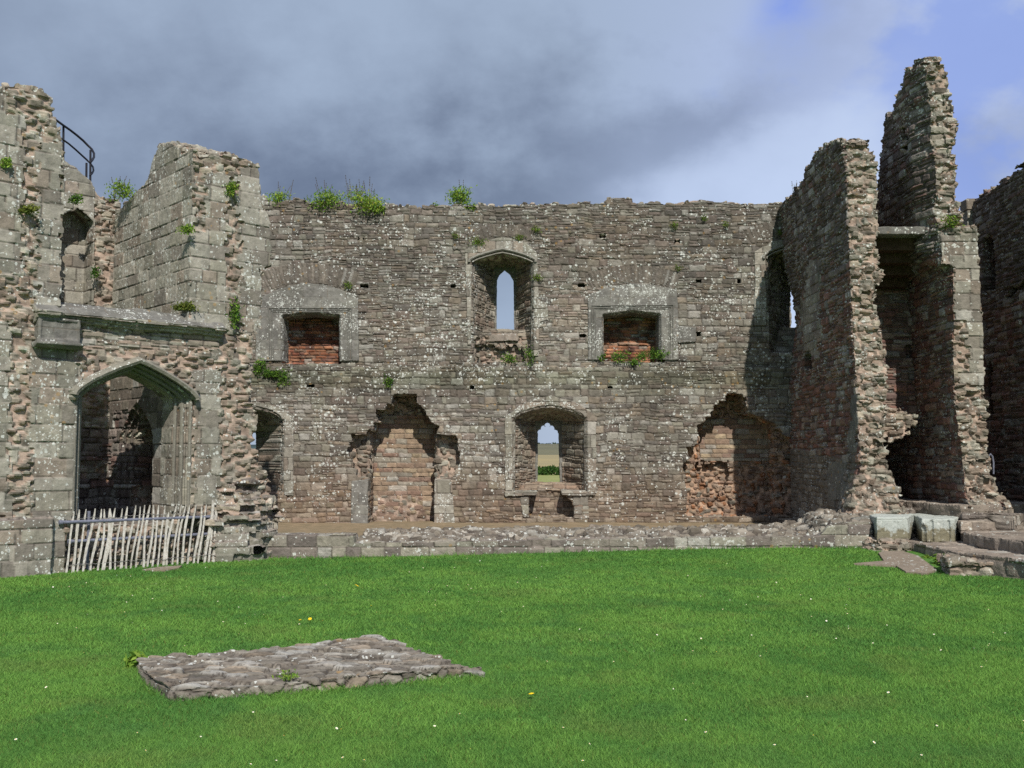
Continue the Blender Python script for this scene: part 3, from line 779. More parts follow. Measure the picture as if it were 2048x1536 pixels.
def fireplace(outer, hole, frame):
    hp = MP(*hole); H = np.array(hp)
    p = plate("fireplace_surround", WALL, main_w, MP(*outer), hp, -0.035, 0.55, 0.0135, Z_GREY, M_ASH, 0.05, 0.10, lich=1.7)
    fr = MP(*frame)
    for k, gap in enumerate((0.0, 0.045, 0.08)):
        (x0, z0), (x1, z1), (x2, z2), (x3, z3) = fr
        path = dense([(x0 + gap, z0), (x1 + gap, z1 - gap), (x2 - gap, z2 - gap), (x3 - gap, z3)], 0.2)
        sweep(path, [(-0.013, -0.03), (-0.006, -0.056 + 0.004 * k), (0.007, -0.056 + 0.004 * k), (0.014, -0.03)], main_w, "moulding", M_ASH, p, (.15, .147, .13))
    return p
fireplace([(512, 612), (520, 596), (560, 577), (610, 566), (660, 572), (706, 588), (716, 600), (718, 722), (512, 722)],
          [(566, 634), (620, 628), (677, 633), (677, 740), (566, 740)], [(540, 716), (538, 617), (704, 617), (703, 716)])
fireplace([(1176, 600), (1182, 588), (1220, 573), (1265, 567), (1320, 572), (1354, 580), (1357, 652), (1392, 654), (1391, 684), (1356, 686), (1357, 720), (1176, 720)],
          [(1208, 632), (1265, 625), (1318, 631), (1318, 740), (1208, 740)], [(1184, 716), (1183, 612), (1346, 611), (1345, 716)])

def arch_hole(c, w, z0, spring, rise, tip):
    def fn(x, z):
        topc = np.where(np.abs(x - c) < w, spring + rise * arch_g((x - c) / w, tip), spring)
        return np.maximum(np.maximum(np.abs(x - c) - w, (z - topc) * 0.8), z0 - z)
    return fn
def win_surround(xl, xr, ys, ya, yb, ox0, ox1, oya, oys, oyb, tip, roll=True, shape=None, d0=-0.03):
    (Xl, Zs), (Xr, _) = M(xl, ys), M(xr, ys); Za = M((xl + xr) / 2, ya)[1]; Zb = M(xl, yb)[1]
    c, w = (Xl + Xr) / 2, (Xr - Xl) / 2
    outer = shape or [(ox0, oyb), (ox0, oys), (ox0 + (ox1 - ox0) * .2, oys - (oys - oya) * .62), ((ox0 + ox1) / 2, oya), (ox0 + (ox1 - ox0) * .8, oys - (oys - oya) * .62), (ox1, oys), (ox1, oyb)]
    p = plate("window_surround", WALL, main_w, MP(*outer), None, d0, 0.26, 0.0135, Z_ASH, M_ASH, 0.07, 0.12, arch_hole(c, w, Zb - 0.5, Zs, Za - Zs, tip), 1.5)
    if roll:
        pa = arch_path(c, w + 0.10, Zs - 0.03, Zs, (Za - Zs) + 0.06, tip)
        pr = [(0.035 * cos(a), -0.035 + 0.045 * sin(a)) for a in np.linspace(0, 2 * pi, 8)[:-1]]
        sweep(pa, pr, main_w, "hood_moulding", M_ASH, p, (.21, .20, .17))
        pr = [(-0.07 + 0.02 * cos(a), -0.02 + 0.03 * sin(a)) for a in np.linspace(0, 2 * pi, 7)[:-1]]
        sweep(pa, pr, main_w, "hood_moulding", M_ASH, p, (.21, .20, .17))
    return p
win_surround(948, 1062, 522, 504, 690, 932, 1076, 475, 508, 700, 0.6, True,
             [(934, 690), (930, 500), (962, 482), (1008, 474), (1048, 482), (1074, 504), (1078, 600), (1096, 604), (1096, 640), (1080, 645), (1076, 712), (1062, 712), (1062, 690), (1058, 660), (1055, 640), (955, 640), (950, 690)])
win_surround(1030, 1168, 842, 818, 984, 1010, 1192, 790, 835, 982, 0.25, False, None, -0.085)
win_surround(440, 565, 846, 819, 990, 430, 588, 800, 836, 990, 0.25, False, None, -0.085)
win_surround(1536, 1650, 515, 492, 640, 1509, 1680, 471, 505, 650, 0.4, True)

# jamb stones of the lower fireplace
def block_poly(name, pts, d0, d1, zone, mat, parent, to_w, lich, label=None, h=0.016):
    return plate(name, parent, to_w, pts, None, d0, d1, h, zone, mat, lich=lich, label=label)
block_poly("jamb_stone", MP((704, 962), (737, 958), (737, 1058), (702, 1058)), -0.075, 0.4, Z_GREY, M_ASH, WALL, main_w, 0.4)
block_poly("jamb_stone", MP((869, 958), (902, 958), (906, 990), (910, 1050), (869, 1052)), -0.08, 0.4, Z_ASH, M_ASH, WALL, main_w, 2.2, "jamb stone spotted white with lichen")
# window seats
block_poly("window_seat", MP((1008, 981), (1076, 982), (1073, 990), (1010, 993)), -0.115, 0.45, Z_ASH, M_ASH, WALL, main_w, 1.6)
block_poly("window_seat", MP((1122, 980), (1193, 981), (1190, 991), (1124, 990)), -0.115, 0.45, Z_ASH, M_ASH, WALL, main_w, 1.4)
block_poly("seat_pillar", MP((1040, 993), (1057, 993), (1057, 1034), (1046, 1034)), -0.068, 0.34, Z_ASH, M_ASH, WALL, main_w, 1.6)
block_poly("seat_pillar", MP((1147, 992), (1176, 992), (1178, 1036), (1147, 1036)), -0.066, 0.34, Z_ASH, M_ASH, WALL, main_w, 1.0)
# mossy sill of the upper slit and the sill of the lower middle window
block_poly("window_sill", MP((980, 665), (1034, 663), (1038, 677), (976, 680)), 0.35, TW - 0.05, Z_FLAG, M_ASH, WALL, main_w, 1.4)
# cusped and pointed slit heads at the outer face of the wall
def slit_plate(outer, hole, name):
    o = [Mo(*p, TW - 0.08) for p in outer]; hpts = [Mo(*p, TW - 0.08) for p in hole]
    P = np.array(o); f = Field((P[:, 0].min() - .03, TW - 0.16, P[:, 1].min() - .03), (P[:, 0].max() + .03, TW + 0.04, P[:, 1].max() + .03), 0.0085)
    s = np.maximum(poly_sdf(f.XZx, f.XZz, P), -poly_sdf(f.XZx, f.XZz, np.array(hpts)))
    f.F = np.maximum(s[:, None, :], np.maximum(TW - 0.12 - f.Y, f.Y - TW - 0.01)).astype(np.float32)
    solid(name, f, lambda V, N, W, up: np.full(len(V), Z_GREY), M_ASH, main_w, WALL, lich=0.3)
def circ(cx, cy, r, a0, a1, n=9): return [(cx + r * cos(radians(a)), cy - r * sin(radians(a))) for a in np.linspace(a0, a1, n)]
slit_plate([(1058, 835), (1134, 835), (1134, 965), (1058, 965)],
           [(1075, 966), (1076, 866)] + circ(1081, 865, 6, 190, 60, 6) + circ(1087.5, 857, 6.0, 200, 50, 7) + circ(1095, 851.5, 6.0, 200, -20, 9) + circ(1103, 857, 6.0, 130, -20, 7) + circ(1110, 865, 6, 120, -10, 6) + [(1117, 866), (1120, 966)], "window_tracery")
slit_plate([(978, 525), (1044, 525), (1044, 668), (978, 668)],
           [(993, 669), (994, 560), (999, 549), (1009.5, 540), (1020, 549), (1027, 561), (1028.5, 669)], "slit_frame")

# ================================================================== CROSS WALLS ON THE RIGHT
def interp_px(tab, py):
    t = np.array(tab, float); return np.interp(py, t[:, 0], t[:, 1])

def cross_wall():
    YE = 17.25
    f = Field((5.35, YE - 0.75, -0.05), (7.0, YW + 0.12, 7.6), 0.021)
    tp = [atX(px, py, 5.92) for px, py in ((1592, 392), (1596, 380), (1606, 374), (1618, 364), (1617, 340), (1629, 322), (1642, 298), (1664, 287), (1682, 283), (1700, 283))]
    ty = np.array([p[1] for p in tp])[::-1]; tz = np.array([p[2] for p in tp])[::-1]
    Yg, Zg = np.meshgrid(f.y, f.z, indexing='ij')
    top = Zg - np.interp(Yg, ty, tz) + 0.07 * jit(Yg, Zg, 31, 0.12, 0.25)
    # outline of the broken end, left and right edges
    def edge(tab):
        p = [atY(px, py, YE) for px, py in tab]; p = sorted(p, key=lambda q: q[2])
        return np.array([q[2] for q in p]), np.array([q[0] for q in p])
    lz, lx = edge(((1682, 283), (1690, 330), (1692, 400), (1697, 500), (1702, 640), (1708, 740), (1716, 800), (1720, 960)))
    rz, rx = edge(((1738, 284), (1748, 310), (1757, 335), (1757, 430), (1752, 480), (1764, 545), (1752, 600), (1762, 660), (1772, 700), (1774, 800), (1768, 860), (1778, 930), (1786, 965)))
    xl = np.interp(f.z, lz, lx)[None, None, :] + 0.02 * noise2(f.Y * 1.3, f.Z * 1.3, 5)
    xl = xl + 0.26 * np.exp(-((f.Z - 4.6) / 1.0) ** 2) * np.clip((f.Y - 20.0) / 1.0, 0, 1)
    foot = np.clip(1.45 - f.Z, 0, 1.2) * np.clip(1.0 - (f.Y - YE) / 1.3, 0, 1)
    xl = xl - 0.55 * foot * (0.75 + 0.6 * noise2(f.Y * 3, f.Z * 4, 6))
    k = np.clip((f.Y - YE) / 0.8, 0, 1)
    xr = np.interp(f.z, rz, rx)[None, None, :] * (1 - k) + 6.52 * k + 0.25 * foot
    xr = xr + 0.035 * jit(f.Y, f.Z, 34, 0.14, 0.3) * (1 - k)
    ye = YE - 0.22 * np.clip(1.35 - f.Z, 0, 1.2) ** 0.8 * (0.8 + 0.7 * noise2(f.X * 3, f.Z * 5, 8)) + 0.03 * jit(f.X, f.Z, 33, 0.13, 0.22) + 0.13 * noise2(f.X * 3, f.Z * 2.0, 35)
    F = np.maximum(np.maximum(xl - f.X, f.X - xr), np.maximum(ye - f.Y, f.Y - YW - 0.05))
    F = np.maximum(F, top[None]); F = np.maximum(F, -f.Z)
    # break through the wall beside the main wall
    q = [(atX(px, py, 5.92)) for px, py in ((1603, 703), (1622, 705), (1620, 738), (1604, 742))]
    Pq = np.array([(p[1], p[2]) for p in q]); s = poly_sdf(Yg, Zg, Pq) + 0.03 * jit(Yg, Zg, 36)
    F = np.maximum(F, -np.maximum(s[None], f.X - 6.2))
    f.F = F.astype(np.float32)
    def zones(V, N, W, up):
        px, py = proj(W); z = np.full(len(V), Z_RED)
        z[(V[:, 2] > 4.9)] = Z_DARK
        rx_, ry_ = rag(px, py, 7)
        z[(py > 905 + 30 * noise2(px / 30, py / 30, 9)) & (V[:, 1] > YE + .2)] = Z_GDIM
        z[in_rects(px + 7 * noise2(py / 14, px * 0, 4), py, [(1696, 842, 1712, 905), (1702, 790, 1716, 850), (1655, 925, 1690, 1000)]) & (N[:, 0] < -.5)] = Z_GREY
        z[(V[:, 1] > YE + .5) & in_rects(rx_, py, [(1612, 520, 1640, 712), (1603, 600, 1632, 700)])] = Z_KERB
        end = (V[:, 1] < YE + 0.3)
        z[end & (px > interp_px(((280, 1693), (500, 1698), (960, 1722)), py) + 0)] = Z_CORE
        z[(V[:, 1] < YE + 0.55) & (V[:, 2] < 1.35)] = Z_CORE
        z[up] = Z_TOP
        return z
    solid("masonry", f, zones, M_DARKSTONE, None, CROSS, lich=0.75)
CROSS = root("cross_wall", (6.2, 19, 0.25), "broken cross wall with sunlit jagged end, shorter one, joined to the long wall", "ruined wall")
cross_wall()

def tall_wall():
    YE = 17.0
    f = Field((6.75, YE - 0.5, 0.2), (8.9, YW + 0.1, 9.25), 0.0225)
    tp = [atX(px, py, 7.2) for px, py in ((1742, 440), (1756, 380), (1762, 335), (1770, 260), (1776, 236), (1795, 216), (1800, 190), (1812, 165), (1822, 135), (1836, 124), (1850, 121), (1880, 121))]
    ty = np.array([p[1] for p in tp])[::-1]; tz = np.array([p[2] for p in tp])[::-1]
    Yg, Zg = np.meshgrid(f.y, f.z, indexing='ij')
    top = Zg - np.interp(Yg, ty, tz) + 0.08 * jit(Yg, Zg, 41, 0.13, 0.28)
    def edge(tab):
        p = sorted([atY(px, py, YE) for px, py in tab], key=lambda q: q[2])
        return np.array([q[2] for q in p]), np.array([q[0] for q in p])
    lz, lx = edge(((1846, 120), (1852, 170), (1860, 220), (1868, 300), (1872, 400), (1876, 460), (1882, 468), (1882, 528), (1905, 533), (1907, 640), (1904, 690), (1907, 760), (1911, 830), (1924, 930), (1930, 1010)))
    rz, rx = edge(((1884, 122), (1894, 170), (1905, 205), (1914, 250), (1908, 300), (1915, 350), (1918, 400), (1928, 445), (1955, 452), (1958, 520), (1961, 600), (1966, 690), (1968, 765), (1972, 830), (1978, 900), (1986, 960), (1992, 1010)))
    k = np.clip((f.Y - YE) / 0.5, 0, 1)
    lxs = np.interp(f.z, [0, 2.5, 4.95, 5.3, 9], [7.74, 7.62, 7.53, 7.22, 7.10])[None, None, :]
    xl = np.interp(f.z, lz, lx)[None, None, :] * (1 - k) + lxs * k
    foot = np.clip(1.25 - f.Z, 0, 1)
    xr = np.interp(f.z, rz, rx)[None, None, :] + 0.045 * jit(f.Y, f.Z, 44, 0.13, 0.3) * (1 - 0.7 * sstep(f.Z, 2.75, 2.95) * (1 - sstep(f.Z, 5.4, 5.55))) + 0.35 * foot + 0.12 * k
    am = 1 - 0.85 * sstep(f.Z, 2.75, 2.95) * (1 - sstep(f.Z, 5.40, 5.55))       # dressed quoins stand flatter than the rubble
    ye = YE - 0.3 * foot * (0.9 + 0.8 * noise2(f.X * 3, f.Z * 4, 4)) + am * (0.035 * jit(f.X, f.Z, 43, 0.1, 0.22) + 0.12 * noise2(f.X * 2.6, f.Z * 2.2, 45)) - 0.03 * (1 - am)
    F = np.maximum(np.maximum(xl - f.X, f.X - xr), np.maximum(ye - f.Y, f.Y - YW))
    F = np.maximum(F, top[None]); F = np.maximum(F, 0.25 - f.Z)
    for pts in ([(1806, 252), (1816, 250), (1818, 284), (1808, 284)], [(1806, 288), (1817, 288), (1817, 304), (1805, 304)]):
        P = np.array([(atX(px, py, 7.2)[1], atX(px, py, 7.2)[2]) for px, py in pts])
        s = poly_sdf(Yg, Zg, P); F = np.maximum(F, -np.maximum(s[None], f.X - 7.7))
    f.F = F.astype(np.float32)
    def zones(V, N, W, up):
        px, py = proj(W); rx_, ry_ = rag(px, py); z = np.full(len(V), Z_RED)
        z[V[:, 2] > 5.2] = Z_DARK
        end = V[:, 1] < YE + 0.28
        z[end & (N[:, 0] > -0.75)] = Z_CORE
        z[end & (N[:, 1] < -0.3) & in_rects(rx_, ry_, [(1878, 464, 1964, 532), (1904, 530, 1968, 640), (1934, 630, 1975, 772), (1915, 742, 1975, 766)])] = Z_ASH
        z[up & (V[:, 2] > 1.3)] = Z_TOP
        return z
    solid("masonry", f, zones, M_DARKSTONE, None, TALL, lich=0.8)
TALL = root("tower_wall", (7.6, 19, 0.8), "tallest ruined wall, a narrow tapering fin with ashlar quoins on the right", "ruined wall")
tall_wall()

# recess between the two walls: back wall with a broken doorway, landing slab and stair soffit overhead
def recess():
    Yb = 18.75
    f = Field((6.2, -0.2, 0.4), (7.8, 0.62, 6.2), 0.022)
    Zt = atY(1800, 458, Yb)[2]
    F = np.maximum(np.maximum(-f.Y, f.Y - 0.5), np.maximum(f.Z - Zt, 0.5 - f.Z))
    f.F = np.broadcast_to(F, f.F.shape).astype(np.float32).copy()
    f.F = np.maximum(f.F, np.maximum(6.25 - f.X, f.X - 7.75))
    R = lambda *p: [(atY(x, y, Yb)[0], atY(x, y, Yb)[2]) for x, y in p]
    f.cut2(R((1755, 1010), (1755, 845), (1770, 826), (1800, 823), (1822, 832), (1836, 850), (1837, 1010)), -0.3, 0.7, 51, 0.02)
    f.cut2(R((1812, 690), (1834, 690), (1834, 716), (1812, 716)), -0.3, 0.15)
    t = lambda V: np.asarray(V, float) + np.array((0, Yb, 0))
    solid("masonry", f, lambda V, N, W, up: np.full(len(V), Z_RED), M_PLAIN, t, RECESS, lich=0.2)
    # fragment of the fallen arch, hanging in the left of the doorway
    f = Field((6.1, -0.75, 1.6), (7.4, 0.2, 3.0), 0.02)
    P = np.array([(atY(x, y, 18.2)[0], atY(x, y, 18.2)[2]) for x, y in ((1748, 818), (1775, 818), (1805, 824), (1829, 834), (1822, 850), (1808, 862), (1794, 878), (1776, 884), (1766, 872), (1748, 862))])
    s = poly_sdf(f.XZx, f.XZz, P) + 0.03 * jit(f.XZx, f.XZz, 52, 0.07, 0.14)
    f.F = np.maximum(s[:, None, :], np.maximum(-0.55 - f.Y + 0.1 * noise2(f.X * 4, f.Z * 4, 3), f.Y - 0.1)).astype(np.float32)
    solid("arch_fragment", f, lambda V, N, W, up: np.full(len(V), Z_CORE), M_STONE, lambda V: np.asarray(V, float) + np.array((0, 18.6, 0)), RECESS, lich=0.5)
    # landing slab across the two walls with the stepped soffit of a stair behind
    z0, z1 = atY(1800, 468, 17.3)[2], atY(1800, 453, 17.3)[2]
    f = Field((6.1, -0.1, z0 - 0.1), (7.55, 0.6, z1 + 0.1), 0.018)
    xr = atY(1872, 460, 17.3)[0]; xl = atY(1742, 460, 17.3)[0]
    f.F = np.maximum(np.maximum(xl - f.X, f.X - xr), np.maximum(np.maximum(-f.Y, f.Y - 0.45), np.maximum(z0 + 0.0 * f.X - f.Z, f.Z - z1 - 0.01 * noise2(f.X * 5, f.Y * 5, 3)))).astype(np.float32)
    solid("landing_slab", f, lambda V, N, W, up: np.full(len(V), Z_GREY), M_STONE, lambda V: np.asarray(V, float) + np.array((0, 17.3, 0)), RECESS, lich=0.6)
    for i in range(4):
        mb = MB(); y0 = 17.62 + 0.30 * i; zz = z0 - 0.02 - 0.17 * i
        b = [(6.3, y0, zz - 0.20), (7.45, y0, zz - 0.20), (7.45, y0 + 0.34, zz - 0.20), (6.3, y0 + 0.34, zz - 0.20)]
        mb.prism(b, [(x, y, z + 0.26) for x, y, z in b])
        place("stair_soffit", mb.mesh("stair_soffit"), M_TIMBER, RECESS)
RECESS = root("doorway_wall", (6.95, 18.9, 0.85), "shaded doorway wall with broken arch and landing slab between the cross walls", "ruined wall")
recess()

# far right wall in shade
def side_wall():
    X0 = 9.25
    f = Field((X0 - 0.15, 12.5, -0.1), (X0 + 1.1, 20.5, 7.3), 0.03)
    tp = [atX(px, py, X0) for px, py in ((1938, 404), (1955, 398), (1976, 384), (2000, 368), (2018, 352), (2030, 338), (2048, 326))]
    ty = np.array([p[1] for p in tp])[::-1]; tz = np.array([p[2] for p in tp])[::-1]
    Yg, Zg = np.meshgrid(f.y, f.z, indexing='ij')
    top = Zg - np.interp(Yg, ty, tz) + 0.07 * jit(Yg, Zg, 71, 0.12, 0.3)
    F = np.maximum(np.maximum(X0 - f.X, f.X - X0 - 1.0), np.maximum(12.6 - f.Y, f.Y - atX(1942, 500, X0)[1]))
    F = np.maximum(F, top[None]); F = np.maximum(F, -f.Z)
    for pts in ([(1964, 480), (1976, 466), (1986, 480), (1988, 580), (1964, 590)], [(1972, 730), (1978, 722), (1982, 735), (1984, 830), (1972, 830)], [(2010, 600), (2050, 575), (2050, 560), (2020, 575)]):
        P = np.array([(atX(px, py, X0)[1], atX(px, py, X0)[2]) for px, py in pts])
        F = np.maximum(F, -np.maximum(poly_sdf(Yg, Zg, P)[None], f.X - X0 - 0.4))
    f.F = F.astype(np.float32)
    def zones(V, N, W, up):
        z = np.full(len(V), Z_RED); z[V[:, 2] > 4.5] = Z_DARK; z[up] = Z_TOP; return z
    solid("masonry", f, zones, M_DARKSTONE, None, SIDE, lich=0.4)
    p = atX(1941, 402, X0); f = Field((X0 - 0.2, p[1] - 0.2, p[2] - 0.7), (X0 + 0.3, p[1] + 0.3, p[2] + 0.15), 0.02)
    f.F = np.maximum(np.maximum(X0 - 0.12 - f.X, f.X - X0 - 0.1), np.maximum(np.maximum(p[1] - 0.1 - f.Y, f.Y - p[1] - 0.2), np.maximum(p[2] - 0.6 - f.Z, f.Z - p[2] - 0.02))).astype(np.float32)
    solid("coping_stone", f, lambda V, N, W, up: np.full(len(V), Z_ASH), M_ASH, None, SIDE, lich=0.6)
SIDE = root("side_wall", (9.7, 16.5, 0), "dark shaded ruined wall at the far right edge beyond the tallest wall", "ruined wall")
side_wall()

# ================================================================== THE BAY ON THE LEFT (turned about 43 degrees to the wall)
A0 = np.array((-6.92, 14.0, 0.0)); TU = np.array((2.8, 2.6, 0)) / math.hypot(2.8, 2.6); TN = np.array((-TU[1], TU[0], 0))
def bay_w(V):
    V = np.asarray(V, float); return A0 + V[:, :1] * TU + V[:, 1:2] * TN + V[:, 2:3] * np.array((0, 0, 1.0))
def FU(px, py, d=0.12):
    p = on_plane(px, py, A0 + d * TN, TN); return np.array((np.dot(p - A0, TU), p[2]))
def FS(px, py, u=2.5):
    p = on_plane(px, py, A0 + u * TU, TU); return np.array((np.dot(p - A0, TN), p[2]))
AL, AR = FU(147, 900)[0], FU(383, 900)[0]; ASP = FU(265, 796)[1]; AAP = FU(265, 726)[1]
AC, AW = (AL + AR) / 2, (AR - AL) / 2

def bay():
    h = 0.0235
    f = Field((-1.4, -0.3, -0.12), (4.15, 4.15, 7.6), h)
    U, D, Z = f.X, f.Y, f.Z
    # right edge of the facade by height
    rt = np.array([FU(px, py)[::-1] for px, py in ((518, 300), (518, 335), (521, 395), (524, 400), (547, 403), (546, 460), (543, 470), (545, 530), (523, 536), (520, 660), (505, 668), (510, 720), (501, 780), (514, 830), (519, 850), (509, 890), (520, 930), (540, 965), (548, 1000), (556, 1060), (556, 1120))])
    o = np.argsort(rt[:, 0]); ur = np.interp(f.z, rt[o, 0], rt[o, 1])[None, None, :]
    kd = np.clip((D - 0.3) / 0.7, 0, 1)
    ur = ur * (1 - kd) + np.minimum(ur, 3.55) * kd + 0.05 * jit(D + U * 0, Z, 81) * (1 - kd)
    ft = np.array([FU(px, py) for px, py in ((330, 288), (352, 290), (382, 301), (430, 304), (470, 305), (477, 316), (492, 320), (516, 336), (560, 345))])
    st = np.array([FS(px, py) for px, py in ((379, 302), (350, 290), (320, 286), (316, 290), (303, 322), (299, 345), (290, 362), (283, 374), (262, 398), (235, 418), (208, 440), (190, 446))])
    o2 = np.argsort(st[:, 0])
    Uf, Df = np.meshgrid(f.x, f.y, indexing='ij')
    topR = np.where(Df < 0.55, np.interp(Uf, ft[:, 0], ft[:, 1]), np.interp(Df, st[o2, 0], st[o2, 1]))
    topR = topR + 0.06 * jit(Uf, Df, 82, 0.3, 0.3) + 0.06 * noise2(Uf * 3, Df * 3, 83)
    right = np.maximum(np.maximum(2.5 - U, U - ur), np.maximum(0.12 - D, D - 3.7))
    right = np.maximum(right, Z - topR[:, :, None])
    ang = 0.05 * noise2(U * 2, Z * 2, 85)
    # wall with the arch, up to the cornice
    zc = FU(75, 634)[1]
    front = np.maximum(np.maximum(-1.35 - U, U - 3.2), np.maximum(np.maximum(0.12 - D, D - 0.85), np.maximum(Z - zc, -0.1 - Z)))
    # left pier
    pt = np.array([FU(px, py) for px, py in ((-60, 178), (0, 178), (14, 173), (76, 178), (83, 190), (104, 208), (109, 235), (110, 258), (122, 262), (125, 285), (128, 320))])
    topL = np.interp(Uf, pt[:, 0], pt[:, 1]) + 0.06 * jit(Uf, Df, 84, 0.3, 0.25)
    ul = FU(125, 500)[0]
    left = np.maximum(np.maximum(-1.35 - U, U - ul - 0.02 * jit(D, Z, 86)), np.maximum(np.maximum(0.12 - D, D - 1.05), np.maximum(Z - topL[:, :, None], -0.1 - Z)))
    # back wall of the room
    bt = np.array([FU(px, py, 3.3) for px, py in ((60, 270), (118, 308), (126, 320), (150, 336), (180, 360), (206, 392), (240, 398))])
    topB = np.interp(Uf, bt[:, 0], bt[:, 1]) + 0.05 * jit(Uf, Df, 87, 0.3, 0.25)
    back = np.maximum(np.maximum(-1.35 - U, U - 2.6), np.maximum(np.maximum(3.3 - D, D - 4.0), np.maximum(Z - topB[:, :, None], -0.1 - Z)))
    # plinth
    zp = FU(40, 1037, 0.0)[1]; zq = FU(470, 1044, 0.0)[1]
    up1 = FU(104, 1100, 0.0)[0]; up2 = FU(436, 1080, 0.0)[0]
    pl = np.maximum(np.maximum(-1.35 - U, U - up1 - 0.35 * np.clip(D, 0, .3)), np.maximum(np.maximum(-0.0 - D, D - 0.5), np.maximum(Z - zp + 0.25 * np.clip(0.1 - D, 0, .1), -0.1 - Z)))
    pr_top = zq - 0.28 * np.clip((U - up2 - 0.35) / 0.6, 0, 1) + 0.06 * jit(U, D, 88)
    pr = np.maximum(np.maximum(up2 - U, U - 4.05), np.maximum(np.maximum(-0.0 - D, D - 0.5), np.maximum(Z - pr_top, -0.1 - Z)))
    floor = np.maximum(np.maximum(0.2 - U, U - 2.7), np.maximum(np.maximum(0.5 - D, D - 3.5), np.maximum(Z - 0.62 - 0.05 * noise2(U * 3, D * 3, 2), -0.1 - Z)))
    F = np.minimum(np.minimum(right, front), np.minimum(left, back))
    # arch, stepped inwards like its mouldings
    w = AW * np.interp(f.y, [0.12, 0.16, 0.20, 0.24, 0.28, 0.36, 0.42, 0.50, 1.0], [1.0, 0.98, 0.93, 0.95, 0.86, 0.86, 0.80, 0.79, 0.79])[None, :, None]
    rise = (AAP - ASP) * w / AW
    topa = ASP + rise * arch_g((U - AC) / w, 0.66)
    hole = np.maximum(np.maximum(np.abs(U - AC) - w, Z - topa), np.maximum(-0.5 - D, D - 1.2))
    F = np.maximum(F, -np.maximum(hole, 0.3 - Z))
    # broken-away podium below the arch
    und = np.maximum(np.maximum(up1 + 0.25 - U, U - up2), np.maximum(D - 0.42 - 0.06 * jit(U, Z, 89), Z - 0.72))
    F = np.maximum(F, -np.maximum(und, -0.5 - D))
    F = np.minimum(F, np.minimum(np.minimum(pl, pr), floor))
    # rubble foot at the right corner
    F = np.minimum(F, np.sqrt(((U - 3.55) / 0.75) ** 2 + ((D - 0.5) / 0.75) ** 2 + ((Z - 0.35) / 1.0) ** 2) * 0.7 - 0.7 + 0.1 * jit(U, Z, 90) + 0 * D)
    f.F = F.astype(np.float32)
    # doorway recess in the back wall and a small arched recess in the right-hand wall
    b0, b1 = FU(131, 520, 3.3)[0], FU(186, 520, 3.3)[0]; zt, za = FU(140, 440, 3.3)[1], FU(160, 418, 3.3)[1]
    c, ww = (b0 + b1) / 2 - 0.06, (b1 - b0) / 2 + 0.06
    tb = zt + (za - zt) * arch_g((U - c) / ww, 0.6)
    f.F = np.maximum(f.F, -np.maximum(np.maximum(np.abs(U - c) - ww, Z - tb), np.maximum(2.2 - Z + 1.0, np.maximum(2.9 - D, D - 3.75)))).astype(np.float32)
    d0, d1 = FS(298, 900)[0], FS(245, 900)[0]; zt = FS(270, 880)[1]; za = FS(280, 822)[1]
    c, ww = (d0 + d1) / 2, abs(d1 - d0) / 2
    for k, (gr, dep) in enumerate(((0.16, 0.08), (0.08, 0.17), (0.0, 0.6))):
        tb = zt + (za - zt + gr) * arch_g((D - c) / (ww + gr), 0.6)
        f.F = np.maximum(f.F, -np.maximum(np.maximum(np.abs(D - c) - ww - gr, Z - tb), np.maximum(0.6 - Z, np.maximum(2.2 - U, U - 2.5 - dep)))).astype(np.float32)

    ash = [(-80, 640, 19, 1032), (62, 690, 156, 1036), (120, 745, 160, 1036), (388, 738, 442, 1010), (76, 285, 126, 612), (12, 228, 48, 545), (-80, 172, 14, 545),
           (376, 465, 415, 655), (412, 345, 456, 662), (476, 335, 550, 400), (480, 380, 550, 535), (484, 530, 526, 665), (372, 300, 386, 465)]
    plinth = [(-80, 1034, 130, 1170), (430, 1044, 560, 1130)]
    def zones(V, N, W, up):
        px, py = proj(W); rx, ry = rag(px, py, 8)
        z = np.full(len(V), Z_CORE)
        fr = (V[:, 1] < 0.55)
        z[fr & in_rects(px, ry, [(160, 664, 440, 700)]) & (V[:, 2] > ASP + .3)] = Z_SQ
        z[fr & in_rects(rx, ry, ash)] = Z_ASH
        z[fr & in_rects(px, py, plinth) & (V[:, 1] < 0.2)] = Z_ASH
        z[(V[:, 1] > 0.12) & (np.abs(N[:, 0]) > 0.6) & (V[:, 0] < 2.9) & (V[:, 0] > 2.3)] = Z_ASH      # inner face of the right wall
        z[(np.abs(V[:, 0] - AC) < AW * 1.02) & (V[:, 1] > 0.15) & (V[:, 1] < 0.9) & (V[:, 2] > 0.75) & (V[:, 2] < AAP + 0.02)] = Z_ASH
        inn = (V[:, 1] > 0.9) & (V[:, 2] < FU(75, 634)[1] - 0.25)  # room below the cornice: its shade and damp painted into darker stone
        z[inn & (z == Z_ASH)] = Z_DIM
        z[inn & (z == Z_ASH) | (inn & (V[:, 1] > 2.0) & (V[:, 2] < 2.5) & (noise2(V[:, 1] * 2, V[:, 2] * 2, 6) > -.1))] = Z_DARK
        z[(V[:, 1] > 3.2) & in_rects(px, py, [(120, 320, 190, 612)])] = Z_ASH
        z[(V[:, 1] > 3.2) & (V[:, 0] < 0.4) & (V[:, 2] > 3.5)] = Z_ASH
        z[up & (V[:, 2] > 3.5)] = Z_TOP
        z[up & (V[:, 2] < 1.3)] = Z_PAVE
        return z
    def lf(V, N, W, zone):
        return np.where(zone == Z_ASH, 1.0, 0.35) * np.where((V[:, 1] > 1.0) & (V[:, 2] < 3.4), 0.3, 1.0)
    solid("masonry", f, zones, M_ASH, bay_w, BAY, lich_fn=lf)
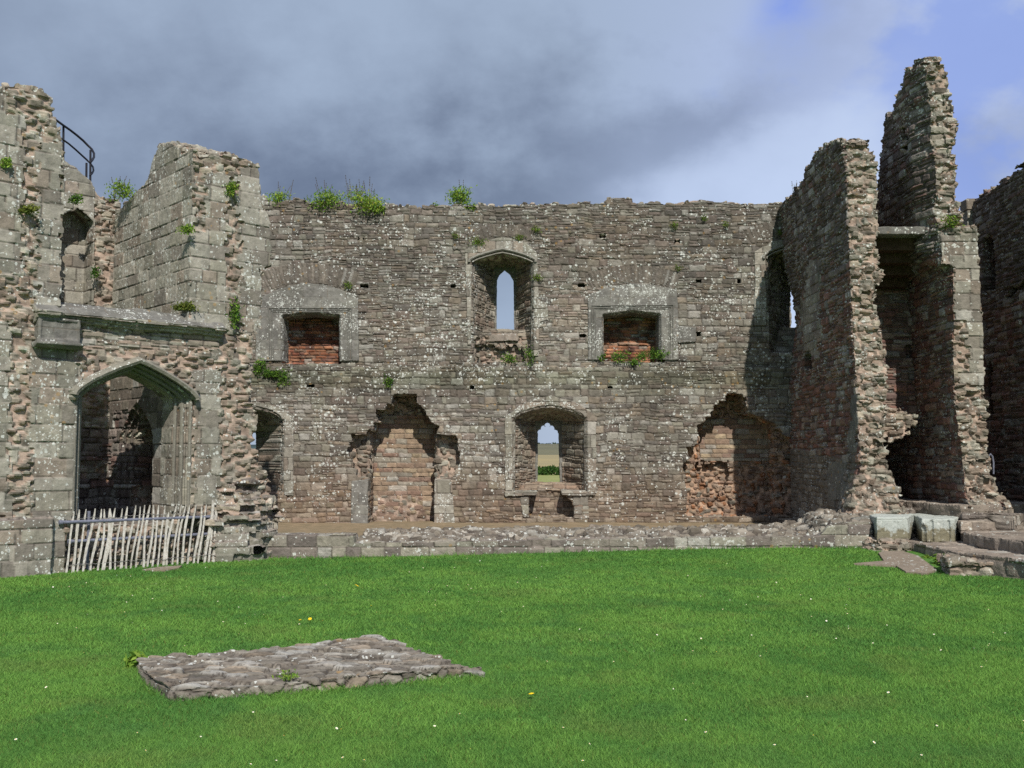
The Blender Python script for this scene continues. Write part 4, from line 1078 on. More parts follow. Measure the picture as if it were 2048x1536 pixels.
BAY = root("arched_bay", tuple(A0 + 1.9 * TU), "ruined two storey bay on the left with wide pointed archway and moulded cornice", "ruined building")
bay()

# hood mould and roll mouldings of the arch
pa = arch_path(AC, AW, 0.85, ASP, AAP - ASP, 0.66, 16)
hood = [p for p in pa if p[1] > ASP - 0.08]
HOOD = sweep(hood, [(0.0, 0.06), (0.0, -0.01), (0.04, -0.035), (0.075, 0.0), (0.10, 0.10), (0.05, 0.13)], bay_w, "hood_moulding", M_ASH, BAY, (.21, .20, .165))
for off, dd, r in ((-0.02, 0.15, 0.028), (-0.10, 0.27, 0.034), (-0.165, 0.38, 0.028)):
    path = arch_path(AC, AW + off, 0.8, ASP, (AAP - ASP) * (AW + off) / AW, 0.66, 16)
    sweep(path, [(r * cos(a), dd + r * sin(a)) for a in np.linspace(0, 2 * pi, 9)[:-1]], bay_w, "roll_moulding", M_ASH, BAY, (.19, .178, .148))
for s, px in ((-1, 147), (1, 388)):
    u, z = FU(px, 788)
    mb = MB(); mb.tube([bay_w(np.array([[u, 0.10, z - 0.09]]))[0], bay_w(np.array([[u, 0.10, z - 0.05]]))[0], bay_w(np.array([[u, 0.10, z]]))[0], bay_w(np.array([[u, 0.10, z + 0.05]]))[0]], [0.05, 0.075, 0.06, 0.085], 8)
    place("capital", mb.mesh("capital", (.215, .205, .165)), M_ASH, HOOD)

def cornice():
    u0, z0 = FU(74, 628, -0.03); u1 = FU(452, 660, -0.03)[0]
    f = Field((u0 - .05, -0.15, z0 - 0.2), (u1 + 0.05, 0.95, z0 + 0.45), 0.0165)
    prof = [(0.2, z0 - 0.10), (0.06, z0 - 0.08), (0.03, z0 - 0.035), (0.0, z0 - 0.03), (-0.01, z0), (-0.07, z0 + 0.015), (-0.07, z0 + 0.055), (0.0, z0 + 0.08), (0.30, z0 + 0.26), (0.72, z0 + 0.28), (0.72, z0 - 0.10)]
    gy, gz = np.meshgrid(f.y, f.z, indexing='ij')
    s = poly_sdf(gy, gz, np.array(prof))
    f.F = np.maximum(s[None] + 0.016 * jit(f.X, 0 * f.X, 91, 1, 0.5) + 0.02 * noise2(f.X * 4, f.Z * 6 + f.Y * 4, 4), np.maximum(u0 - f.X, f.X - u1)).astype(np.float32)
    solid("cornice", f, lambda V, N, W, up: np.where(N[:, 2] > 0.5, Z_GREY, Z_ASH), M_ASH, bay_w, BAY, lich=0.9)
    a, b = FU(75, 680, 0), FU(161, 640, 0)
    f = Field((a[0] - .12, -0.2, a[1] - .25), (b[0] + .12, 0.35, b[1] + .12), 0.015)
    box = np.maximum(np.maximum(a[0] - f.X, f.X - b[0]), np.maximum(np.maximum(-0.02 - f.Y, f.Y - 0.3), np.maximum(a[1] - 0.08 - f.Z, f.Z - b[1])))
    inner = np.maximum(np.maximum(a[0] + .05 - f.X, f.X - b[0] + .04), np.maximum(-0.5 - f.Y, f.Y - 0.012 + 0.05 * np.abs(f.X - (a[0] + b[0]) / 2 - 0.04)))
    inner = np.maximum(inner, np.maximum(a[1] + .04 - f.Z + 0.02 * noise2(f.X * 6, f.Z * 6, 3), f.Z - b[1] + 0.05))
    box = np.maximum(box, -inner)
    base = np.maximum(np.maximum(a[0] - 0.04 - f.X, f.X - b[0] - 0.03), np.maximum(np.maximum(-0.10 - f.Y, f.Y - 0.3), np.maximum(a[1] - 0.10 - f.Z + 0.5 * np.clip(-f.Y, 0, .1), f.Z - a[1] + 0.01)))
    f.F = np.minimum(box, base).astype(np.float32)
    solid("corbel_panel", f, lambda V, N, W, up: np.full(len(V), Z_GREY), M_ASH, bay_w, BAY, lich=0.8, label="panelled corbel block at the left end of the cornice")
cornice()

def LZ(x, y):
    """the lawn rises a little towards the right-hand end of the kerb"""
    x, y = np.asarray(x, float), np.asarray(y, float)
    return 0.17 * sstep(y, 14.0, 16.7) * sstep(x, -4.0, 5.0) * (1 - sstep(y, 19, 24))
def on_lawn(px, py, dz=0.0):
    z = dz
    for _ in range(5): p = atZ(px, py, z); z = float(LZ(p[0], p[1])) + dz
    return p

# ================================================================== KERB, TERRACE, STEPS
def kerb():
    p0 = np.array((-4.10, 16.62)); p1 = np.array((5.98, 16.62)); t = (p1 - p0) / np.linalg.norm(p1 - p0); n = np.array((-t[1], t[0])); Lk = np.linalg.norm(p1 - p0)
    def to_w(V):
        V = np.asarray(V, float); xy = p0 + V[:, :1] * t + V[:, 1:2] * n; return np.column_stack([xy, V[:, 2]])
    f = Field((-0.35, -0.15, -0.1), (Lk + 0.1, 2.4, 0.85), 0.0185)
    ztop = np.where(f.X < 1.5, 0.375, 0.25 + 0.11 * np.clip((f.X - 1.5) / 7.5, 0, 1)) + 0.22 * sstep(f.X, 9.15, 9.45) + 0.008 * jit(f.X, 0 * f.X, 14, 1, 0.42)
    wid = np.where(f.X < 1.5, 0.45, 2.0 - 0.6 * np.clip((f.X - 3) / 5, 0, 1))
    heap = ztop + 0.05 * np.clip((f.Y - 0.22) / 0.2, 0, 1) * (f.X > 1.5) * (1 + 0.5 * np.clip((f.X - 5) / 4, 0, 1)) + 0.10 * np.clip((f.Y - 0.22) / 0.3, 0, 1) * (f.X > 1.5) * noise2(f.X * 3.0, f.Y * 4, 15)
    F = np.maximum(np.maximum(-0.3 - f.X, f.X - Lk), np.maximum(0.0 - f.Y + 0.012 * jit(f.X, 0 * f.X, 16, 1, 0.40), f.Y - wid - 0.15 * noise2(f.X * 2, 0 * f.X, 17)))
    f.F = np.maximum(F, np.maximum(f.Z - heap, -0.08 - f.Z)).astype(np.float32)
    def zones(V, N, W, up):
        z = np.full(len(V), Z_KERB); z[(V[:, 1] > 0.10) & (V[:, 2] > 0.235) & (V[:, 0] > 1.5)] = Z_HEAP; return z
    o = solid("kerb_wall", f, zones, M_PAVE, to_w, None, lich=1.1, label="low kerb wall of lichened blocks with rubble top at the back of the lawn", category="low wall")
    return o
kerb()

def terrace():
    mb = MB(); xs = np.linspace(-5.5, 7.2, 90); ys = np.linspace(16.9, 21.9, 34)
    rows = []
    for x in xs:
        y0 = 16.62 + 0.3
        rows.append([(x, max(y, y0), 0.235 + 0.025 * sstep(y, 20.9, 21.5) + 0.02 * float(noise2(np.array([x * 1.3]), np.array([y * 1.3]), 4)[0])) for y in ys])
    mb.quadstrip(rows)
    place("terrace_path", mb.mesh("terrace_path", smooth=True), M_SAND, kind='structure', label="sandy earth path along the foot of the wall")
terrace()

def step_solid(name, poly_px, z, z0, zone=Z_FLAG, lich=0.5, label=None, seed=0, rough=0.03):
    P = np.array([atZ(px, py, z)[:2] for px, py in poly_px]); lo, hi = P.min(0) - 0.1, P.max(0) + 0.1
    f = Field((lo[0], lo[1], z0 - 0.05), (hi[0], hi[1], z + 0.12), 0.022)
    gx, gy = np.meshgrid(f.x, f.y, indexing='ij'); s = poly_sdf(gx, gy, P)
    s3 = s[:, :, None] + rough * jit(f.X + f.Y, f.Z, 100 + seed, 0.25, 0.3)
    f.F = np.maximum(s3, np.maximum(f.Z - z - 0.012 * noise2(f.X * 3, f.Y * 3, seed) - 0.01 * jit(f.X, f.Y, seed, 0.5, 0.5), z0 - f.Z)).astype(np.float32)
    kw = {'label': label} if label else {}
    return solid(name, f, lambda V, N, W, up: np.where(up, zone if zone != Z_CORE else Z_PAVE, zone), M_PAVE, None, STEPS, lich=lich, **kw)
STEPS = root("stone_steps", tuple(atZ(1960, 1110, 0.0)), "worn stone steps rising to the shaded doorway at the right", "steps")
step_solid("step", [(1806, 1082), (1862, 1092), (1918, 1105), (2120, 1128), (2120, 1058), (1822, 1058)], 0.27, -0.05, seed=1)
step_solid("step", [(1926, 1065), (1960, 1071), (2048, 1084), (2130, 1096), (2130, 1040), (1915, 1040)], 0.45, 0.2, seed=2)
step_solid("step", [(1918, 1044), (1985, 1043), (2130, 1038), (2130, 1015), (1900, 1015)], 0.60, 0.4, seed=3)
step_solid("step", [(1744, 1018), (1912, 1018), (1924, 1025), (2030, 1028), (2130, 1020), (2130, 1001), (1744, 1001)], 0.73, 0.0, Z_PAVE, 0.7, seed=4)
step_solid("step", [(1790, 1001), (1921, 1009), (2040, 1009), (2140, 1005), (2140, 985), (1740, 985)], 0.86, 0.6, seed=5, rough=0.02)

def rubble_edging():
    P = np.array([atZ(px, py, 0)[:2] for px, py in ((1884, 1143), (1900, 1150), (2130, 1154), (2130, 1128), (1906, 1128))]); lo, hi = P.min(0) - 0.15, P.max(0) + 0.15
    f = Field((lo[0], lo[1], -0.1), (hi[0], hi[1], 0.42), 0.018)
    gx, gy = np.meshgrid(f.x, f.y, indexing='ij'); s = poly_sdf(gx, gy, P)
    ht = 0.20 + 0.05 * noise2(f.X * 3, f.Y * 4, 6) + 0.03 * jit(f.X, f.Y, 18, 0.2, 0.3)
    f.F = np.maximum(s[:, :, None] + 0.04 * jit(f.X + f.Y, f.Z, 19, 0.12, 0.25), np.maximum(f.Z - ht, -0.08 - f.Z)).astype(np.float32)
    solid("rubble_edging", f, lambda V, N, W, up: np.full(len(V), Z_TOP), M_PAVE, None, STEPS, lich=1.3, label="low rubble stonework edging the lowest step")
rubble_edging()

def bevel_block(name, pts_px, z0, z1, back, mat, lab, cat, lich, cut=None, origin=None):
    """lichen-covered fallen block: front outline in plan, given by pixels of its top edge"""
    P = [atZ(px, py, z1)[:2] for px, py in pts_px]; P = np.array(P)
    P = np.vstack([P, P[-1] + np.array((0.02, back)), P[0] + np.array((0.05, back))])
    lo, hi = P.min(0) - 0.08, P.max(0) + 0.08
    f = Field((lo[0], lo[1], z0 - 0.06), (hi[0], hi[1], z1 + 0.08), 0.0125)
    gx, gy = np.meshgrid(f.x, f.y, indexing='ij'); s = poly_sdf(gx, gy, P)[:, :, None]
    if cut is not None: s = cut(f, s, P)
    top = f.Z - z1 - 0.02 * noise2(f.X * 4, f.Y * 4, 7); bot = z0 - f.Z
    rr = 0.025
    q = np.sqrt(np.maximum(s + rr, 0) ** 2 + np.maximum(top + rr, 0) ** 2) - rr
    f.F = np.maximum(np.maximum(np.minimum(np.maximum(s, top), 9), q) + 0.012 * noise2(f.X * 9 + f.Z * 3, f.Z * 9 + f.Y * 4, 8), bot).astype(np.float32)
    o = solid(name, f, lambda V, N, W, up: np.full(len(V), Z_GREY), mat, None, None, lich=lich)
    return o

def block_material():
    """grey lichen crust in a large patch over greenish bare stone"""
    m, t, b, out = new_mat('crusted_stone')
    geo = t.new('ShaderNodeNewGeometry'); P = geo.outputs['Position']; sep = t.new('ShaderNodeSeparateXYZ'); t.l.new(P, sep.inputs[0])
    n = t.noise(P, 4.5, 4, 0.6); fine = t.noise(P, 40, 5, 0.65)
    k = t.m('ADD', t.m('MULTIPLY', sep.outputs[2], 1.5), t.m('MULTIPLY', n, 1.1))
    c = t.mix(t.ss(k, 1.18, 1.30), (.19, .175, .12, 1), (.385, .415, .385, 1))
    c = t.mix(t.m('MULTIPLY', t.ss(fine, 0.56, 0.68), 0.6), c, (.13, .135, .11, 1))
    c = t.mix(t.m('MULTIPLY', t.ss(t.noise(P, 15, 4, 0.6), 0.58, 0.68), 0.5), c, (.62, .64, .60, 1))
    t.put(b.inputs['Base Color'], c)
    bp = t.new('ShaderNodeBump'); bp.inputs['Strength'].default_value = 0.6; bp.inputs['Distance'].default_value = 0.02
    t.put(bp.inputs['Height'], fine); t.l.new(bp.outputs[0], b.inputs['Normal'])
    return m
M_BLOCK = block_material()
b1 = bevel_block("carved_block", [(1741, 1030), (1753, 1034), (1815, 1034), (1827, 1027)], 0.30, 0.68, 0.40, M_BLOCK, '', '', 1.2)
b1['label'] = "pale lichen-crusted block with a chamfered left corner, nearer the kerb wall"; b1['category'] = "carved stone"; b1['group'] = "carved blocks beside the steps"
def flutes(f, s, P):
    for k, r, zt in ((0.04, 0.055, 0.50), (0.31, 0.032, 0.60), (0.83, 0.028, 0.60)):
        a = P[1] + (P[2] - P[1]) * k
        s = np.maximum(s, r - np.hypot(f.X - a[0], (f.Y - a[1]) * 0.8) - 0.6 * np.clip(f.Z - zt, 0, 1))
    return s
b2 = bevel_block("carved_block", [(1829, 1030), (1843, 1037), (1908, 1037), (1925, 1030)], 0.27, 0.65, 0.38, M_BLOCK, '', '', 1.2, flutes)
b2['label'] = "pale block with vertical grooves standing on the lowest step"; b2['category'] = "carved stone"; b2['group'] = "carved blocks beside the steps"
def foot():
    c = on_lawn(1784, 1103)
    f = Field((c[0] - .45, c[1] - .3, -0.1), (c[0] + .5, c[1] + .75, 0.4), 0.018)
    f.F = (np.sqrt(((f.X - c[0]) / 0.34) ** 2 + ((f.Y - c[1] - 0.28) / 0.36) ** 2 + ((f.Z - 0.10) / 0.34) ** 2) * 0.3 - 0.3 + 0.06 * jit(f.X + f.Y, f.Z, 20, 0.09, 0.2)).astype(np.float32)
    f.F = np.maximum(f.F, f.Z - 0.31).astype(np.float32)
    solid("rubble_footing", f, lambda V, N, W, up: np.full(len(V), Z_CORE), M_PAVE, None, None, lich=0.6, label="rough rubble footing under the chamfered pale block", category="rubble")
foot()
def small_block():
    c = atY(1716, 1040, 16.85); P = np.array((c[0], c[1]))
    f = Field((c[0] - .25, c[1] - .25, c[2] - .25), (c[0] + .35, c[1] + .3, c[2] + .2), 0.0145)
    f.F = np.maximum(np.maximum(np.abs(f.X - c[0] - 0.03) - 0.14, np.abs(f.Y - c[1]) - 0.10), np.maximum(f.Z - c[2] - 0.05 - 0.15 * (f.X - c[0]), c[2] - 0.12 - f.Z)) + 0.012 * noise2(f.X * 8, f.Z * 8, 2)
    f.F = f.F.astype(np.float32)
    solid("loose_stone", f, lambda V, N, W, up: np.full(len(V), Z_GREY), M_WHITE, None, None, lich=3.0, label="small whitish stone lying on the right end of the kerb wall", category="stone")
small_block()

def flagstone():
    P = np.array([on_lawn(px, py, 0.02)[:2] for px, py in ((1708, 1130), (1768, 1127), (1757, 1116), (1770, 1113), (1806, 1113), (1836, 1121), (1874, 1139), (1852, 1147), (1812, 1143), (1792, 1133), (1740, 1131))])
    n = len(P); mb = MB()
    mb.prism([(x, y, -0.05) for x, y in P], [(x, y, float(LZ(x, y)) + 0.02) for x, y in P])
    o = place("flagstone", mb.mesh("flagstone", (.23, .19, .15)), M_PAVE, None, (P[:, 0].mean(), P[:, 1].mean(), 0), label="flat brown flagstone sunk in the grass before the steps", category="flagstone")
    P = np.array([atZ(px, py, 0.015)[:2] for px, py in ((285, 1139), (318, 1134), (364, 1131), (358, 1136), (330, 1141))]); mb = MB()
    mb.prism([(x, y, -0.05) for x, y in P], [(x, y, 0.018) for x, y in P])
    place("flagstone", mb.mesh("flagstone", (.23, .19, .14)), M_PAVE, None, (P[:, 0].mean(), P[:, 1].mean(), 0), label="bare flagstone at the foot of the pale fence", category="flagstone")
flagstone()

# stone slab in the lawn
def slab():
    zt = 0.10
    P = np.array([atZ(px, py, z)[:2] for px, py, z in ((274, 1312, zt), (300, 1305, zt), (400, 1299, zt), (560, 1287, zt), (690, 1275, zt), (778, 1272, zt), (850, 1296, zt), (905, 1318, zt), (966, 1338, .06), (955, 1349, 0), (800, 1366, 0), (560, 1387, 0), (345, 1400, 0), (306, 1368, .05))])
    lo, hi = P.min(0) - 0.1, P.max(0) + 0.1
    f = Field((lo[0], lo[1], -0.06), (hi[0], hi[1], 0.28), 0.0105)
    gx, gy = np.meshgrid(f.x, f.y, indexing='ij'); s = poly_sdf(gx, gy, P)
    s = s + 0.02 * noise2(gx * 6, gy * 6, 3) + 0.015 * noise2(gx * 16, gy * 16, 4)
    lump = atZ(735, 1280, zt); h = zt - 0.03 + 0.02 * noise2(gx * 2, gy * 2, 6) + 0.05 * np.exp(-((gx - lump[0]) / 0.22) ** 2 - ((gy - lump[1]) / 0.16) ** 2)
    f.F = np.maximum(s[:, :, None] + 0.25 * np.clip(f.Z - zt + 0.05, 0, 1), np.maximum(f.Z - h[:, :, None], -0.05 - f.Z)).astype(np.float32)
    V, Q = f.mesh(); N = vnormals(V, Q)
    up = N[:, 2] > 0.6
    U = np.where(up, V[:, 0], V[:, 0] + V[:, 1]); VV = np.where(up, V[:, 1], V[:, 2])
    D, C = crazy(U, VV, 'slab', 19)
    V = V + N * D[:, None]
    place("stone_slab", raw_mesh("stone_slab", V, Q, C, np.full(len(V), 0.7)), M_PAVE, None, None,
          label="large flat slab of rough stones set in the lawn in the foreground", category="stone slab")
    return P
SLAB_P = slab()

# ================================================================== FENCE AND RAILS
def fence():
    a = atZ(128, 1145, 0); b = atZ(427, 1123, 0)
    r = root("pale_fence", tuple((a + b) / 2), "leaning split chestnut pale fence wired in front of the archway", "fence")
    rng = random.Random(4)
    bx = [130, 142, 153, 166, 180, 194, 205, 217, 229, 239, 251, 261, 272, 284, 294, 303, 312, 325, 331, 341, 352, 361, 373, 387, 394, 409, 416, 424, 427]
    tx = [149, 159, 174, 189, 202, 210, 221, 230, 243, 255, 270, 279, 289, 300, 308, 319, 330, 338, 352, 362, 371, 380, 393, 402, 414, 424, 429, 432, 434]
    th = [1023, 1019, 1018, 1017, 1018, 1018, 1017, 1016, 1017, 1013, 1011, 1013, 1010, 1010, 1010, 1010, 1011, 1024, 1008, 1010, 1009, 1010, 1009, 1013, 1009, 1000, 1005, 1018, 1024]
    wire = [[], []]
    nrm = -TN
    for i, (x0, x1, y1) in enumerate(zip(bx, tx, th)):
        y0 = 1145 - (x0 - 128) / 299 * 22
        p0 = atZ(x0, y0, 0.0); pl = p0 + nrm * 0.02
        p1 = on_plane(x1, y1, p0 + TN * 0.10, TN)
        w = rng.uniform(0.012, 0.019) * (1.6 if i in (6, 25) else 1); th_ = rng.uniform(0.010, 0.016)
        mb = MB(); rows = []; n = 9; sx = rng.uniform(-.02, .02); ph = rng.random() * 6
        for k in range(n + 1):
            t = k / n; c = pl * (1 - t) + p1 * t + TU * (sx * sin(pi * t) + 0.012 * sin(ph + 5 * t)) + TN * 0.01 * sin(ph * 2 + 4 * t)
            ww = w * (1 + 0.15 * sin(ph + 9 * t)) * (1.0 if k < n - 1 else (0.85 if k == n - 1 else 0.25))
            rows.append([c - TU * ww - TN * th_, c + TU * ww - TN * th_ * .7, c + TU * ww * .8 + TN * th_, c - TU * ww * .7 + TN * th_])
        rows[0] = [q - np.array((0, 0, 0.06)) for q in rows[0]]
        bb = mb.quadstrip(rows, True); mb.f.append((bb, bb + 1, bb + 2, bb + 3)); e = bb + n * 4; mb.f.append((e, e + 1, e + 2, e + 3))
        place("pale", mb.mesh("pale"), M_WOOD, r)
        for j, t in enumerate((0.12, 0.86)): wire[j].append(pl * (1 - t) + p1 * t - TN * 0.02 + np.array((0, 0, rng.uniform(-.01, .01))))
    for wl in wire:
        mb = MB(); pts = []
        for q, (u, v) in enumerate(zip(wl[:-1], wl[1:])): pts += [u, (u + v) / 2 - np.array((0, 0, 0.015))]
        mb.tube(pts + [wl[-1]], 0.004, 4); place("wire", mb.mesh("wire"), M_WIRE, r)
    # scaffold tubes behind the pales
    for k, (p, q) in enumerate((((118, 1045), (431, 1033)), ((136, 1083), (432, 1067)))):
        A = on_plane(*p, A0 + 0.09 * TN, TN); B = on_plane(*q, A0 + 0.09 * TN, TN); mb = MB()
        mb.tube([A, A + (B - A) * .3, A + (B - A) * .6, B], 0.024, 10)
        t = (B - A) / np.linalg.norm(B - A); mb.tube([A - t * 0.002, A + t * 0.05], 0.034, 8)
        place("rail", mb.mesh("rail", smooth=False), M_PIPE, r)
    A = on_plane(178, 1022, A0 + 0.2 * TN, TN); mb = MB(); mb.tube([A, (A[0], A[1], 0.0)], 0.024, 8)
    place("post", mb.mesh("post"), M_PIPE, r)
fence()

def handrail():
    d = 3.75
    def P(px, py): return on_plane(px, py, A0 + d * TN, TN)
    r = root("iron_handrail", tuple(P(127, 312)), "curved black iron handrail at the top of the ruined stair turret", "handrail")
    def curve(pts, nm, rad=0.022):
        w = []
        for i, p in enumerate(pts):
            dd = 3.45 + 0.7 * sin(pi * i / max(len(pts) - 1, 1)); w.append(on_plane(p[0], p[1], A0 + dd * TN, TN))
        mb = MB(); mb.tube(w, rad, 7); place(nm, mb.mesh(nm, smooth=True), M_IRON, r)
    curve([(106, 236), (116, 243), (127, 251), (140, 260), (153, 270), (166, 281), (176, 291), (184, 299), (188, 307), (188, 314), (184, 321), (180, 325)], "top_rail")
    curve([(112, 270), (124, 278), (138, 288), (152, 300), (164, 311), (174, 320), (181, 327), (186, 334), (187, 341), (184, 347), (180, 351)], "lower_rail", 0.018)
    for px, y0, y1 in ((127, 251, 314), (181, 300, 352), (173, 326, 352)):
        dd = 3.85; a = on_plane(px, y0, A0 + dd * TN, TN); b = on_plane(px, y1, A0 + dd * TN, TN); mb = MB(); mb.tube([a, b - np.array((0, 0, .15))], 0.02, 7); place("post", mb.mesh("post"), M_IRON, r)
handrail()
def grab_rail():
    def P(px, py): return atY(px, py, 17.05)
    mb = MB(); mb.tube([P(1978, 912), P(1981, 908), P(1985, 913), P(1987, 925), P(1987, 948)], 0.014, 6)
    place("grab_rail", mb.mesh("grab_rail"), M_PIPE, None, tuple(P(1985, 948)), label="small bent metal grab rail on the end of the tallest wall", category="handrail")
grab_rail()

# ================================================================== GROUND AND COUNTRY BEYOND
def lawn_material():
    m, t, b, out = new_mat('lawn')
    geo = t.new('ShaderNodeNewGeometry'); P = geo.outputs['Position']
    n1 = t.noise(P, 0.55, 5, 0.6); n2 = t.noise(P, 22, 5, 0.7); n3 = t.noise(P, 3.2, 4, 0.6)
    c = t.mix(t.ss(n1, 0.35, 0.65), (.10, .225, .045, 1), (.13, .265, .055, 1))
    c = t.mix(t.m('MULTIPLY', t.ss(n3, 0.45, 0.7), 0.6), c, (.065, .190, .026, 1))
    k = t.m('ADD', 0.55, t.m('MULTIPLY', n2, 0.9)); c = t.mix(1.0, c, t.vec(k, k, k), 'MULTIPLY')
    t.put(b.inputs['Base Color'], c)
    bp = t.new('ShaderNodeBump'); bp.inputs['Strength'].default_value = 0.8; bp.inputs['Distance'].default_value = 0.05
    t.put(bp.inputs['Height'], t.noise(P, 60, 5, 0.7)); t.l.new(bp.outputs[0], b.inputs['Normal'])
    return m
M_LAWN = lawn_material()
def ground():
    xs = np.concatenate([-np.geomspace(3000, 25, 14), np.linspace(-20, 20, 61), np.geomspace(25, 3000, 14)])
    ys = np.concatenate([-np.geomspace(3000, 10, 10), np.linspace(-5, 22, 55), np.geomspace(24, 4000, 24)])
    mb = MB(); rows = []
    for y in ys: rows.append([(x, y, float(LZ(x, y)) - 0.012 + 0.012 * float(noise2(np.array([x * .5]), np.array([y * .5]), 3)[0]) * (abs(x) < 25)) for x in xs])
    mb.quadstrip(rows[::-1])
    place("lawn", mb.mesh("lawn", smooth=True), M_LAWN, kind='structure', label="bright green mown lawn")
ground()
def hills():
    M_F = simple('stubble_field', (.33, .265, .13), noise=0.2, scale=0.05, color2=(.27, .225, .12))
    M_U = simple('painted_shadow_field', (.155, .145, .085), noise=0.2, scale=0.03, color2=(.125, .12, .075))  # cloud shadow on the upper slope, painted as a darker field colour
    M_R = simple('wooded_ridge', (.055, .085, .085), noise=0.4, scale=0.02)
    def hz(x, y):
        k = sstep(x / y, -0.20, -0.06)
        return k * (0.0 + np.interp(y, [96, 140, 200, 300, 420], [0.0, 1.2, 3.4, 5.75, 4.5])) + 0.15 * noise2(x * .03, y * .03, 5)
    for nm, y0, y1, mat, lab in (("hillside", 96, 165, M_F, "pale stubble field on the slope seen through the middle window"), ("hillside", 165, 420, M_U, "upper field on the slope with painted cloud shadow, seen through the middle window")):
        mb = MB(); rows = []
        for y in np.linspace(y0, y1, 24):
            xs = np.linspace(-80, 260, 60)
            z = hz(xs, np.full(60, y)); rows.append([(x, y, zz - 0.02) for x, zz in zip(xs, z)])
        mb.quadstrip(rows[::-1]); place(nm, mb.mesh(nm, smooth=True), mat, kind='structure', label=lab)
    mb = MB(); rows = []
    xs = np.linspace(-1200, -150, 60)
    for y, s in ((1350, 0), (1450, .7), (1500, 1), (1700, .6)):
        h = 19 + 8 * noise2(xs / 160, xs * 0, 9) + 3 * noise2(xs / 40, xs * 0, 8); rows.append([(x, y, max(hh * s, 0)) for x, hh in zip(xs, h)])
    mb.quadstrip(rows[::-1]); place("distant_hill", mb.mesh("distant_hill", smooth=True), M_R, kind='structure', label="far wooded hill on the horizon")
hills()
def meadow():
    M_M = simple('rough_meadow', (.27, .27, .10), noise=0.3, scale=0.4, color2=(.20, .235, .075))
    mb = MB(); mb.quadstrip([[(x, y, 0.03) for x in np.linspace(-300, 300, 13)] for y in (96.5, 60, 40, 26)])
    place("meadow", mb.mesh("meadow"), M_M, kind='structure', label="pale yellow-green meadow beyond the wall")
meadow()

# ------------------------------------------------------------------ leaves
G_BRIGHT = [(.19, .31, .045), (.14, .26, .035), (.25, .36, .06), (.27, .34, .05), (.10, .20, .03)]
G_DARK = [(.05, .12, .022), (.075, .16, .025), (.04, .09, .018), (.10, .19, .03)]
G_MOSS = [(.13, .16, .03), (.17, .19, .04), (.09, .13, .025)]
def leaves(rng, cen, size, pal, droop=0.0, long=1.8):
    n = len(cen); a = rng.normal(size=(n, 3)); a[:, 2] += 0.4 - droop; a /= np.linalg.norm(a, axis=1)[:, None]
    b = np.cross(a, rng.normal(size=(n, 3))); b /= np.linalg.norm(b, axis=1)[:, None]
    s = size * rng.uniform(0.6, 1.3, n)[:, None]
    V = np.stack([cen - a * s * long * .5, cen + b * s * .4, cen + a * s * long * .6, cen - b * s * .4], 1).reshape(-1, 3)
    Q = np.arange(4 * n).reshape(n, 4); P = np.array(pal)
    c = P[rng.randint(len(P), size=n)] * rng.uniform(.75, 1.25, n)[:, None]
    return V, Q, np.repeat(c, 4, 0)
def stalk_set(rng, base, w, h, n, lean, col, r=0.004):
    V, Q, C = [], [], []
    for i in range(n):
        p = base + np.array((rng.uniform(-.5, .5) * w, rng.uniform(-.25, .25) * w, 0)); t = np.array((rng.normal() * lean, rng.normal() * lean, 1.0)); t /= np.linalg.norm(t)
        L = h * rng.uniform(.7, 1.25); s = np.array((1, 0.2, 0)) * r
        q = p + t * L * .55 + np.array((rng.normal() * .03 * h, 0, 0)); e = p + t * L
        for a, b, k in ((p, q, 1), (q, e, .8)):
            o = len(V); V += [a - s * k, a + s * k, b + s * k * .8, b - s * k * .8]; Q.append((o, o + 1, o + 2, o + 3)); C += [col] * 4
        for j in range(4):      # seed heads
            c = e - t * L * 0.07 * j; d = np.array((r * 2.2, 0, 0)); u = t * L * .03
            o = len(V); V += [c - d, c - u, c + d, c + u]; Q.append((o, o + 1, o + 2, o + 3)); C += [(.07, .055, .045)] * 4
    return np.array(V), np.array(Q), np.array(C)
def merge(parts):
    V, Q, C = [], [], []; o = 0
    for v, q, c in parts: V.append(v); Q.append(q + o); C.append(c); o += len(v)
    return np.concatenate(V), np.concatenate(Q), np.concatenate(C)
def plant(name, base, w, h, label, cat='plant', n=350, leaf=0.035, pal=G_BRIGHT, stalks=0, sh=1.5, seed=0, group=None, droop=0.0, flat=1.0, clumps=7):
    rng = np.random.RandomState(seed + 1); base = np.array(base, float)
    cc = np.column_stack([rng.uniform(-.42, .42, clumps) * w, rng.uniform(-.3, .3, clumps) * w * flat, rng.uniform(.15, .85, clumps) * h])
    cc[:, 0] *= np.where(cc[:, 2] > .6 * h, 0.6, 1.0)
    n = int(n * 2.0); leaf = leaf * 0.95
    k = rng.randint(clumps, size=n); rad = np.array((w * .16 + .02, (w * .14 + .02) * flat, h * .15 + .015))
    cen = base + cc[k] + rng.normal(size=(n, 3)) * rad; cen[:, 2] = np.maximum(cen[:, 2], base[2] - 0.15 * h)
    lv = leaves(rng, cen, leaf, pal, droop)
    r = root(name, tuple(base), label, cat, group)
    V, Q, C = lv; place("foliage", raw_mesh("foliage", V, Q, C), M_LEAF, r)
    sv = stalk_set(rng, base - np.array((0, 0, .03)), w * .7, h * (sh if stalks else 0.8), max(stalks, 5), 0.18, (.13, .10, .055) if stalks else (.08, .12, .03))
    V, Q, C = sv; place("stems", raw_mesh("stems", V, Q, C), M_LEAF, r, kind='stuff')
    return r
def wall_pt(px, py, d=0.0): return atY(px, py, YW + d)
S21 = YW / F_PX
WP = "plants rooted in the ruined walls"
